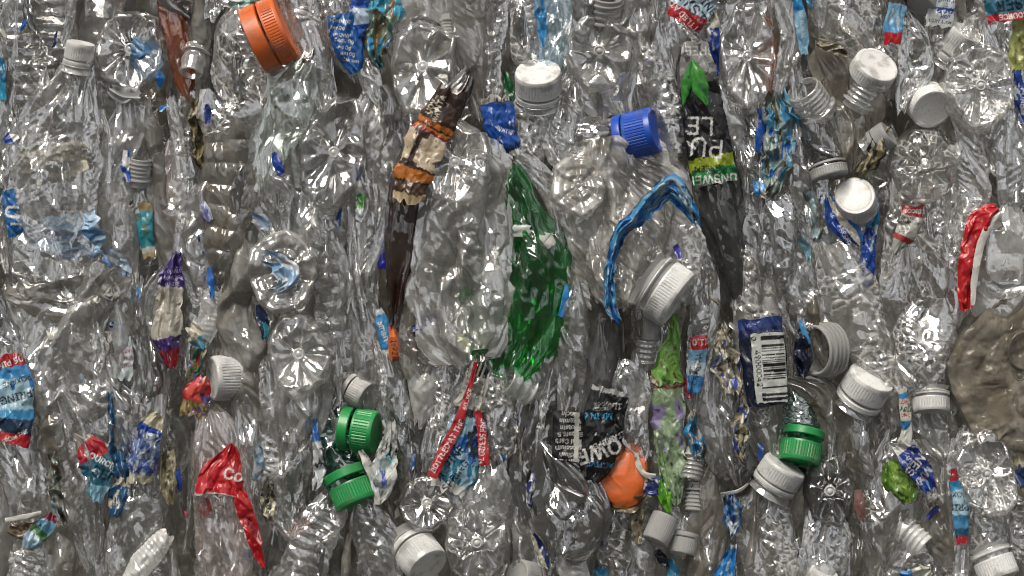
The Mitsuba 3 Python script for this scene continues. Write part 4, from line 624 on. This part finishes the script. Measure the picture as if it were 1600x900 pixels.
tag(k, None, [(128, 676, 6), (150, 702, 24), (160, 734, 26), (152, 776, 14)], [(.15, (160, 150, 146)), (.42, (184, 34, 48)), (.80, (40, 100, 124)), (1, (140, 188, 212))], z=44, amp=.7, texts=[('SOURCE', 163, 715, 9, 28, WHITE), ('SER', 170, 738, 15, 24, (20, 40, 56))])
body('clear frosty bottle above the red and teal source label', 'bu', [(158, 600, 20), (164, 640, 30), (160, 690, 24), (158, 720, 10)], z=24)
tag(None, 'dark blue crinkled label with fine white lines in the lower left', [(178, 610, 4), (184, 650, 8), (190, 690, 16), (196, 730, 18), (200, 756, 8)], [(.3, (50, 110, 160)), (1, (44, 92, 136))], z=34, amp=1.8, cell=(26, 5), blotch=[((140, 160, 172), 7, .6, 0, 1)])
body('clear grey rounded bottle above the crinkled dark blue label', 'hz', [(190, 610, 14), (204, 650, 26), (206, 690, 22), (202, 720, 8)], z=36)
k = body('clear bottle with creased blue and cream label, lower left', 'hz', [(244, 620, 16), (236, 680, 26), (232, 740, 26), (236, 780, 12)], parts=True, z=26)
tag(k, None, [(258, 644, 8), (240, 670, 22), (232, 710, 22), (226, 750, 18)], [(.22, (196, 190, 164)), (.36, (40, 76, 170)), (.86, (100, 124, 176)), (1, (190, 186, 164))], z=46, amp=1.3, blotch=[((60, 80, 150), 7, .52, .3, .9), ((160, 170, 180), 6, .55, .3, .9)])
tag(None, 'cream corrugated label piece right of the blue and cream label', [(268, 700, 10), (266, 730, 15), (268, 764, 14), (272, 784, 6)], [(1, (170, 162, 134))], z=32, amp=1.4, cell=(24, 4), blotch=[((110, 102, 80), 6, .58, 0, 1)])
tag(None, 'small blue slip beside the cream corrugated label piece', [(283, 730, 3), (284, 752, 5), (286, 766, 2)], [(1, (40, 76, 170))], z=34)
tag(None, 'blue label with orange spot below the crinkled blue labels', [(202, 744, 8), (196, 766, 18), (188, 792, 16), (182, 806, 6)], [(.2, (190, 184, 164)), (1, (44, 96, 140))], z=38, amp=1.2, blotch=[((214, 110, 44), 16, .62, .2, .7), ((210, 204, 186), 8, .62, 0, 1)])
body('grey clear bottle slanting under the label with orange spot', 'hz', [(228, 760, 16), (214, 810, 36), (196, 850, 34), (180, 890, 26), (176, 920, 10)], z=26, depth=.4)
body('frosted ribbed bottle neck lying slanted at the bottom left', 'nk', [(268, 832, 12), (246, 856, 18), (222, 886, 18), (206, 912, 12)], z=42, ribs=(8, 1.8), amp=.5, depth=.8)
body('dark wrinkled fold between the two lower left bottles', 'du', [(150, 780, 8), (158, 830, 14), (162, 880, 16), (158, 930, 10)], z=14, folds=5)
k = body('clear bottle with shiny red label and white script', 'pk', [(330, 640, 18), (340, 690, 38), (342, 740, 44), (348, 800, 44), (352, 860, 42), (346, 920, 20)], parts=True, z=22, depth=.45)
tag(k, 'shiny red label with white script', [(368, 692, 6), (362, 716, 20), (352, 740, 34), (347, 770, 36)], [(.97, (200, 26, 38)), (1, (200, 190, 186))], z=46, amp=1.0, ragged=.05, texts=[('Co', 370, 738, 17, 14, WHITE)], blotch=[((226, 80, 84), 14, .64, 0, 1)])
tag(k, 'red label tail running down', [(378, 762, 10), (390, 800, 12), (402, 836, 11), (410, 868, 6), (416, 882, 3)], [(1, (196, 28, 38))], z=46, amp=1.4, texts=[('nutrition', 402, 824, 9, 66, (60, 20, 24))])
tag(k, 'small pale red patch', [(322, 776, 6), (326, 790, 9), (322, 804, 5)], [(1, (170, 70, 70))], z=40)
body('clear bottle neck folded between the red label and the beaded strip', 'cl', [(386, 610, 10), (388, 640, 20), (390, 680, 22), (396, 730, 16), (400, 770, 8)], z=26)
body('beaded clear strip with pale blue smear right of the red label', 'bu', [(420, 560, 12), (424, 620, 18), (426, 680, 18), (422, 740, 18), (428, 790, 14), (436, 830, 6)], z=24)
tag(None, 'blackened label rag with small letters below the beaded strip', [(424, 752, 8), (422, 780, 12), (426, 810, 8)], [(1, (90, 88, 78))], z=40, amp=1.4, blotch=[((34, 34, 34), 7, .5, 0, 1), ((196, 190, 160), 6, .62, 0, 1)], texts=[('I23', 424, 798, 8, 4, (200, 196, 170))])
tag(None, 'pale blue smear of film beside the red bottle label', [(404, 690, 5), (408, 716, 8), (402, 744, 6)], [(1, (116, 150, 174))], z=34, blotch=[((160, 164, 164), 8, .5, 0, 1)])
body('dark grey clear bottle leaning above the small orange piece', 'hz', [(450, 640, 16), (458, 690, 26), (454, 750, 28), (452, 800, 24), (460, 830, 12)], z=26)
tag(None, 'small orange piece in the dark gap at the lower left centre', [(448, 834, 6), (466, 830, 12), (480, 818, 13), (486, 812, 8)], [(1, (206, 90, 34))], z=18, amp=.5)
body('clear ribbed bottle below the green caps at left', 'cl', [(520, 780, 18), (502, 820, 36), (486, 860, 36), (472, 900, 34), (466, 940, 20)], z=30, ribs=(17, 3), depth=.45)
tag(None, 'blue and white label strip left of the green caps', [(494, 654, 4), (498, 690, 7), (502, 720, 11), (498, 752, 8), (494, 764, 3)], [(.3, (60, 110, 180)), (1, (196, 200, 204))], z=34, amp=1.2, blotch=[((60, 64, 70), 6, .62, .4, 1)])

# ---------------------------------------------------------------- green caps
k = thing('crushed_bottle', 'dark clear bottle end with upper green cap lying sideways', 'plastic bottle')
part(k, 'body', tube([(500, 640, 20), (510, 668, 34), (530, 672, 34), (545, 672, 32)], rnd(), z=8, amp=.5), 'dg')
cap(k, (573, 673), 8, 12, 35, 34, 'cap_green', 26, rh=.50, gap=.14)
k = thing('crushed_bottle', 'dark beaded bottle neck with lower green cap pointing down', 'plastic bottle')
part(k, 'body', tube([(520, 690, 16), (526, 714, 28), (536, 736, 32), (542, 748, 30)], rnd(), z=12, amp=.5), 'dg')
cap(k, (555, 770), 66, 12, 36, 34, 'cap_green', 30, rh=.44, gap=.24)
k = body('dark grey bottle with grey ridged cap above the upper green cap', 'sm', [(520, 596, 14), (536, 600, 20), (548, 606, 20)], parts=True, z=8, amp=.5)
cap(k, (564, 614), 28, 22, 24, 26, 'gy', 18, ring=True, rh=.3)
tag(None, 'torn white label with blue scribble beside the lower green cap', [(612, 656, 7), (610, 690, 13), (604, 722, 20), (602, 752, 17), (592, 784, 5)], [(1, (208, 210, 206))], z=46, amp=1.6, cell=(18, 12), blotch=[((96, 110, 190), 9, .62, .4, .8), ((150, 200, 210), 10, .64, .3, .8), ((40, 40, 42), 6, .58, .15, .5)])
tag(None, 'white curled paper edge left of the torn white label', [(566, 700, 4), (576, 720, 7), (586, 750, 5), (592, 784, 5)], [(1, (226, 226, 220))], z=50, amp=.8)
body('clear leaf shaped bottle end at the bottom, below the torn white label', 'hz', [(566, 780, 12), (580, 820, 34), (594, 860, 34), (600, 910, 26), (604, 950, 12)], z=28, depth=.35)
body('grey rounded clear bottle right of the torn white label', 'sm', [(628, 640, 14), (634, 690, 26), (640, 730, 24), (636, 760, 10)], z=18, amp=.7)
body('narrow dark clear strip left of the bottom nub bottle', 'du', [(612, 780, 8), (622, 830, 14), (620, 890, 16), (616, 940, 10)], z=12)
based('clear bottle base with nub above the big white cap at the bottom', 'hz', 668, 784, 40, 44, z=26, H=12, groove=4, amp=1.0, wall=50)
cap(None, (660, 870), 48, 36, 36, 40, 'wh', 30, label='big white ribbed cap at the bottom edge, left of the petal base', neck=12, neckmat='fr')
based('clear petal base with rounded feet at the bottom centre', 'cl', 746, 844, 52, 66, z=40, H=20, groove=11, amp=.5, petal=True, lobes=5, phase=.5, nub='wh', wall=50, back=[(752, 726, 22), (752, 760, 46), (748, 800, 52), (746, 850, 52)], bk=dict(z=18, amp=.8))
body('satin grey bottle shoulder above the clear petal base', 'hz', [(770, 722, 12), (764, 744, 30), (756, 772, 40), (750, 800, 40)], z=36, amp=.5, depth=.35)
body('dark glossy black film folds right of the bottle end full of drops', 'sm', [(796, 690, 10), (800, 720, 20), (806, 760, 22), (812, 800, 14)], z=2, amp=1.2)
body('grey leaf shaped polished bottle standing at the lower centre', 'sm', [(846, 690, 3), (862, 716, 20), (884, 760, 44), (892, 800, 48), (888, 840, 40), (876, 870, 12)], z=48, depth=.25, amp=1.1, lens=1.4, style=3)
body('hazy inner sheet of the grey leaf shaped bottle at lower centre', 'hz', [(856, 716, 8), (880, 770, 36), (888, 810, 40), (884, 846, 24)], z=42, depth=.15)
tag(None, 'blue and white label edge left of the grey leaf shaped bottle', [(834, 736, 4), (830, 760, 8), (826, 784, 4)], [(1, (60, 84, 150))], z=36, amp=1.2, blotch=[((214, 214, 208), 6, .5, 0, 1)])
body('clear bottle left of the grey leaf, lower centre', 'hz', [(812, 780, 12), (822, 830, 24), (828, 880, 28), (820, 940, 18)], z=22)
tag(None, 'navy and cream label corner at the bottom, left of the grey leaf', [(832, 830, 4), (842, 852, 9), (852, 874, 7), (856, 884, 2)], [(.5, (36, 54, 110)), (1, (196, 190, 170))], z=40, across=True)
body('clear film tip below the grey leaf shaped bottle', 'nk', [(880, 860, 14), (896, 890, 22), (906, 930, 14)], z=36, amp=.6)
cap(None, (818, 898), 200, 40, 26, 30, 'fr', 26, label='frosted ridged cap cut by the bottom edge, lower centre left')
k = thing('crushed_bottle', 'smooth bright orange bottle bottom bulging out under the black label', 'plastic bottle')
part(k, 'body', tube([(984, 700, 10), (982, 716, 26), (970, 744, 38), (962, 766, 38), (954, 782, 26), (948, 790, 8)], rnd(), z=34, depth=.4, lens=.7, amp=.45, folds=2, style=4, step=2), 'cap_orange')
tag(None, 'crumpled brown paper scrap under the orange bottle bottom', [(958, 786, 6), (976, 788, 12), (992, 780, 14), (1004, 770, 6)], [(1, (140, 128, 104))], z=48, amp=2.0, ragged=.35, blotch=[((96, 86, 66), 8, .52, 0, 1)])
tag(None, 'dirty cream label strip hanging below the brown paper scrap', [(1000, 790, 8), (994, 816, 9), (996, 846, 5)], [(1, (160, 150, 124))], z=36, amp=1.5, blotch=[((60, 70, 120), 6, .64, 0, 1), ((90, 82, 62), 6, .56, 0, 1)])
tag(None, 'white and navy printed scrap right of the orange bottle bottom', [(1000, 744, 10), (1014, 752, 17), (1028, 756, 14)], [(.4, (206, 206, 202)), (1, (50, 66, 130))], z=44, amp=.9, blotch=[((60, 60, 66), 7, .58, 0, .45), ((200, 204, 208), 6, .62, .4, 1)])
tag(None, 'thin white torn edge at the right of the orange bottle bottom', [(992, 704, 3), (996, 724, 5), (1006, 738, 4), (1022, 740, 3)], [(1, (222, 220, 212))], z=50, amp=.5)
body('dark clear bottle below the brown paper scrap at the bottom', 'bd', [(960, 800, 18), (956, 840, 26), (962, 880, 26), (968, 930, 16)], z=20, folds=5)
body('clear pleated bottle at the bottom right of the brown paper scrap', 'cl', [(1008, 800, 14), (1002, 850, 22), (1000, 900, 22), (1000, 950, 12)], z=18, folds=5)
tag(None, 'cyan label cut by the bottom edge below the grey leaf', [(938, 884, 12), (940, 910, 13)], [(1, (44, 130, 170))], z=20)
k = body('clear bottle end with frosted ridged cap, lower centre right', 'hz', [(1046, 780, 14), (1040, 806, 22), (1036, 830, 22)], parts=True, z=22, amp=.6)
cap(k, (1030, 824), 116, 16, 22, 44, 'fr', 34, ring=False)
tag(None, 'tiny black and blue film knot below the frosted ridged cap', [(1024, 858, 6), (1034, 872, 8), (1040, 884, 4)], [(1, (26, 30, 44))], z=24, amp=1.4)
tag(None, 'crumpled sky blue and pink label ball left of the flaking label', [(1084, 640, 8), (1082, 664, 16), (1086, 696, 15), (1088, 714, 6)], [(1, (150, 150, 140))], z=34, amp=2.2, ragged=.35, blotch=[((50, 140, 190), 12, .5, 0, 1), ((190, 170, 160), 9, .58, 0, 1), ((70, 64, 56), 7, .6, 0, 1)])
neck(None, (1080, 726), 100, 10, 20, 44, 'nk', 20, 'smoky ridged bottle neck below the sky blue and pink label ball', rings=4)
neck(None, (1086, 778), 96, 10, 17, 40, 'fr', 16, 'second ridged neck, under the smoky ridged neck', rings=4)
k = body('clear bottle with frosted cap near the bottom, right of the lime strips', 'cl', [(1070, 800, 14), (1068, 826, 22), (1066, 850, 22)], parts=True, z=14, amp=.6)
cap(k, (1066, 852), 102, 14, 21, 24, 'fr', 26, rh=.3)
body('dark clear bottle slipping behind the ridged necks', 'bd', [(1108, 700, 10), (1100, 750, 18), (1092, 800, 20), (1086, 830, 10)], z=6, folds=4)
k = body('black smoky bottle shoulder with pale ring, left of the lower white cap', 'bk', [(1148, 690, 16), (1146, 720, 32), (1142, 750, 30), (1136, 766, 20)], parts=True, z=30, amp=.8)
tag(k, 'pale ring', [(1122, 768, 2), (1142, 766, 3), (1166, 752, 2)], [(1, (150, 150, 147))], name='pale_ring', z=44, amp=.2)
body('clear taupe bottle standing at the bottom, left of the blue crumpled label', 'du', [(1116, 720, 10), (1112, 780, 26), (1104, 840, 30), (1100, 900, 28), (1100, 950, 14)], z=26, folds=5, amp=1.1)
tag(None, 'crumpled blue and white label below the pale ring', [(1136, 770, 12), (1138, 792, 15), (1142, 816, 12), (1140, 832, 4)], [(1, (170, 184, 196))], z=44, amp=2.0, blotch=[((40, 110, 180), 9, .48, 0, 1), ((44, 60, 110), 7, .62, 0, 1)], ragged=.3)
tag(None, 'bright blue glossy label tail at the bottom right of centre', [(1142, 846, 6), (1136, 870, 11), (1126, 900, 16)], [(.12, (200, 204, 206)), (1, (36, 130, 205))], z=40, amp=1.3, cell=(24, 6), blotch=[((160, 190, 210), 7, .62, 0, 1)])
tag(None, 'cyan label scrap at the bottom edge, right of the lime strips', [(1046, 872, 6), (1050, 890, 10), (1054, 912, 10)], [(1, (50, 140, 180))], z=18)

# ---------------------------------------------------------------- lower right
k = body('clear dark bottle neck with drops ending in a green cap, right', 'dg', [(1236, 612, 16), (1244, 634, 30), (1252, 660, 34), (1254, 672, 32)], parts=True, z=14, amp=.4, depth=.8)
cap(k, (1247, 706), 102, 14, 33, 32, 'cap_green', 30, rh=.40, gap=.28)
body('tan creased film arching above the green cap at right', 'du', [(1220, 590, 8), (1246, 598, 12), (1278, 610, 18), (1296, 650, 20), (1302, 700, 16), (1306, 740, 8)], z=34, amp=1.3)
tag(None, 'dark teal scrap below the green cap at right', [(1234, 728, 4), (1248, 736, 8), (1262, 736, 4)], [(1, (20, 60, 74))], z=10)
k = body('clear beaded bottle with white ridged cap pointing up right', 'bd', [(1204, 760, 28), (1190, 800, 40), (1196, 850, 42), (1206, 900, 36), (1210, 950, 18)], parts=True, z=26, amp=.8)
cap(k, (1217, 735), -59, 14, 36, 28, 'wh', 38, neck=12)
tag(None, 'tiny blue dotted scrap beside the white ridged cap', [(1184, 690, 3), (1186, 704, 5), (1183, 716, 3)], [(1, (60, 100, 170))], z=30)
based('dark petal base with white glints at the lower right', 'sm', 1291, 764, 37, 56, z=42, H=18, groove=9, amp=.4, petal=True, lobes=5, phase=.4, nub='wh', wall=50, back=[(1290, 720, 24), (1290, 770, 38), (1286, 830, 36), (1280, 880, 26)], bk=dict(z=20))
body('clear beaded bottle below the dark petal base', 'bu', [(1288, 800, 26), (1290, 840, 38), (1284, 890, 36), (1280, 940, 20)], z=36)
cap(None, (1278, 900), -70, 40, 24, 26, 'wh', 50, label='white cap just entering at the bottom edge, lower right')
k = body('tall taupe bottle with domed white cap at the right', 'du', [(1346, 626, 32), (1342, 650, 36), (1338, 700, 36), (1344, 760, 32), (1350, 820, 22), (1340, 870, 18), (1330, 920, 10)], parts=True, z=28, amp=.8)
cap(k, (1350, 600), -62, 26, 38, 34, 'wb', 40, rh=.3, gap=.14, dome=4, neck=10)
tag(k, 'faint pink stain', [(1334, 760, 6), (1336, 784, 9), (1340, 806, 5)], [(1, (130, 96, 88))], z=58, amp=.4)
tag(None, 'small white label with blue ends and red words', [(1402, 604, 6), (1406, 634, 9), (1408, 658, 8), (1404, 668, 3)], [(.12, (214, 214, 208)), (.26, (50, 140, 200)), (.78, (212, 210, 198)), (1, (50, 130, 190))], z=52, amp=.4, texts=[('CEROS', 1406, 626, 5, 2, RED), ('ARD', 1407, 637, 7, 2, (40, 90, 60)), ('ONE', 1407, 646, 5, 2, RED)])
tag(None, 'plain white paper triangle below the small white label', [(1412, 648, 4), (1410, 668, 8), (1406, 690, 12)], [(1, (206, 206, 200))], z=50, amp=.5)
k = body('dark clear bottle with white cap pointing down, right', 'sm', [(1444, 560, 18), (1448, 584, 28), (1448, 606, 30), (1448, 618, 29)], parts=True, z=40, amp=.4, depth=.7)
cap(k, (1448, 632), 90, 14, 29, 22, 'wh', 46, neck=8, gap=.16, rh=.2)
body('cream torn bottle film under the white cap pointing down', 'nk', [(1444, 640, 10), (1452, 670, 22), (1462, 700, 16), (1466, 716, 5)], z=32, amp=1.2)
k = body('clear bottle with lime green film inside and dark drops', 'bd', [(1410, 680, 26), (1396, 740, 44), (1386, 800, 40), (1376, 860, 30), (1370, 910, 14)], parts=True, z=30)
tag(k, 'lime green film inside', [(1384, 716, 10), (1394, 740, 26), (1404, 760, 26), (1412, 780, 12)], [(1, (136, 176, 72))], z=46, amp=1.5, cell=(30, 12), blotch=[((96, 140, 50), 18, .52, 0, 1), ((196, 210, 160), 6, .66, 0, .5)])
tag(None, 'crumpled blue and white label with bold letters near lower right', [(1394, 690, 9), (1412, 712, 19), (1430, 736, 18), (1444, 762, 10)], [(.16, (216, 214, 208)), (1, (34, 62, 150))], z=60, amp=1.7, cell=(18, 10), texts=[('NES', 1420, 722, 14, 128, WHITE), ('MAX', 1432, 742, 12, 128, (200, 205, 214)), ('ST', 1408, 716, 9, 130, (200, 205, 214))], blotch=[((206, 206, 204), 7, .66, .2, 1), ((20, 24, 50), 8, .66, .2, 1)])
tag(None, 'small light blue and red ended scrap below the bold lettered label', [(1440, 740, 5), (1440, 756, 6), (1440, 768, 5)], [(.2, (190, 40, 50)), (.6, (80, 150, 200)), (1, (205, 205, 200))], z=56, amp=.5)
body('clear bottle crowded with drops between the two right white caps', 'bd', [(1420, 640, 10), (1430, 690, 20), (1452, 720, 24), (1460, 770, 20), (1456, 810, 10)], z=26)
neck(None, (1424, 838), 40, 20, 22, 44, 'nk', 30, 'smoky ridged cap side in the hollow below the lime film bottle', rings=3)
body('tan smooth bottle shoulder left of the label with red ends', 'du', [(1452, 784, 8), (1458, 810, 24), (1466, 840, 24), (1472, 880, 12)], z=36, amp=.7)
tag(None, 'purple blue film edge above the tan shoulder', [(1442, 806, 4), (1452, 794, 6), (1460, 786, 3)], [(1, (60, 66, 150))], z=50)
k = body('narrow clear bottle with upright label between two red ends', 'bu', [(1490, 690, 10), (1488, 740, 16), (1494, 800, 18), (1492, 850, 16), (1490, 910, 10)], parts=True, z=40)
tag(k, None, [(1480, 728, 5), (1484, 752, 9), (1492, 780, 14), (1492, 815, 11), (1493, 844, 8)], [(.16, (170, 36, 50)), (.28, (50, 140, 190)), (.62, (170, 205, 220)), (.80, (60, 130, 176)), (.90, (40, 90, 120)), (1, (186, 36, 50))], z=58, amp=.5, curv=.4, texts=[('G ROX', 1494, 768, 8, 180, (50, 56, 66)), ('SPRIN', 1492, 788, 10, 178, (36, 60, 84))])
tag(None, 'small bright red slip near the brown base', [(1500, 612, 2), (1502, 630, 4), (1501, 646, 3)], [(1, (200, 30, 40))], z=50, amp=.3)
based('clear diamond shaped base with drops at the lower right', 'bu', 1530, 736, 46, 70, z=60, H=16, groove=8, amp=1.1, ang=-14, lobes=5, nub='wh', wall=40, back=[(1520, 650, 12), (1526, 700, 36), (1534, 760, 44), (1540, 800, 26)], bk=dict(z=36))
k = body('dark bottle with white cap pointing down at the lower right corner', 'bd', [(1520, 790, 24), (1530, 820, 32), (1538, 846, 33), (1542, 858, 31)], parts=True, z=34, amp=.5, depth=.7)
cap(k, (1549, 884), 70, 14, 32, 32, 'wh', 46, neck=8, gap=.2, rh=.22)
tag(None, 'cream and blue label end at the right edge', [(1588, 706, 12), (1592, 740, 14), (1596, 782, 10)], [(.18, (196, 188, 150)), (.7, (60, 80, 130)), (1, (180, 172, 140))], z=40, amp=1.4, blotch=[((190, 184, 160), 8, .56, 0, 1)])
body('grimy clear bottle at the right edge with drops, bottom corner', 'bd', [(1580, 760, 14), (1584, 820, 26), (1586, 880, 26), (1590, 940, 14)], z=30)
body('clear film loop at the bottom, right of the tan shoulder', 'cl', [(1400, 880, 16), (1420, 866, 22), (1450, 866, 20), (1476, 880, 12)], z=30)
tag(None, 'blue and cream label scraps at the bottom edge, lower right', [(1398, 892, 6), (1414, 898, 12), (1436, 892, 14), (1446, 888, 6)], [(.45, (60, 130, 190)), (1, (200, 200, 186))], z=44, amp=1.3)

# ---------------------------------------------------------------- narrow folded strips squeezed between the bottles
g_ = np.random.default_rng(21); K_ = np.array(KEEP); n_ = 0
for i in range(7000):
    L, w = g_.uniform(60, 230), g_.uniform(4, 12)
    x, y, lean = g_.uniform(-10, 1610), g_.uniform(-100, 880), g_.normal(0, 0.10)
    t_ = np.linspace(0, 1, 9); bend = g_.uniform(-12, 12)
    px, py = x + lean * L * (t_ - .5) + bend * np.sin(3.1 * t_), y + L * t_
    d_ = np.hypot(px[:, None] - K_[None, :, 0], py[:, None] - K_[None, :, 1]) - 0.85 * K_[None, :, 2] - w
    if d_.min() < 0: continue
    body('narrow folded strip of clear bottle plastic squeezed between the larger bottles', str(g_.choice(['cl', 'hz', 'cl', 'du', 'sm', 'bu', 'sm'])),
         [(px[0], py[0], w * .4), (px[2], py[2], w * .9), (px[4], py[4], w), (px[6], py[6], w * .8), (px[8], py[8], w * .3)], name='folded_strip', cat='plastic strip',
         group='narrow folded strips between the bottles', z=g_.uniform(12, 42), depth=.7, folds=4, lens=2.2)
    K_ = np.vstack([K_, np.stack([px, py, np.full(9, 1.6 * w)], 1)]); n_ += 1
    if n_ >= 130: break
K_ = np.array(KEEP); n_ = 0
for i in range(3000):
    L, w = g_.uniform(10, 34), g_.uniform(2.5, 6)
    x, y, lean = g_.uniform(0, 1600), g_.uniform(0, 900), g_.normal(0, 0.4)
    if (np.hypot(x - K_[:, 0], y - K_[:, 1]) - K_[:, 2] - L / 2).min() < 2: continue
    c_, c2_ = [((36, 100, 180), (210, 212, 210)), ((60, 150, 210), (30, 60, 120)), ((206, 204, 196), (90, 90, 84)), ((28, 50, 110), (190, 190, 180)), ((150, 140, 110), (70, 64, 50)), ((170, 40, 48), (205, 200, 196))][g_.choice(6, p=[.26, .18, .22, .12, .16, .06])]
    tag(None, 'small torn shred of printed label film caught between crushed bottles', [(x - lean * L / 2, y - L / 2, w * .4), (x, y, w), (x + lean * L / 2, y + L / 2, w * .5)], [(1, c_)], name='label_shred', cat='label shred', z=g_.uniform(8, 34), amp=1.2, ragged=.35, blotch=[(c2_, 7, .55, 0, 1)])
    labels[list(labels)[-1]]['group'] = 'small torn label shreds between the bottles'
    K_ = np.vstack([K_, [[x, y, 18]]]); n_ += 1
    if n_ >= 90: break
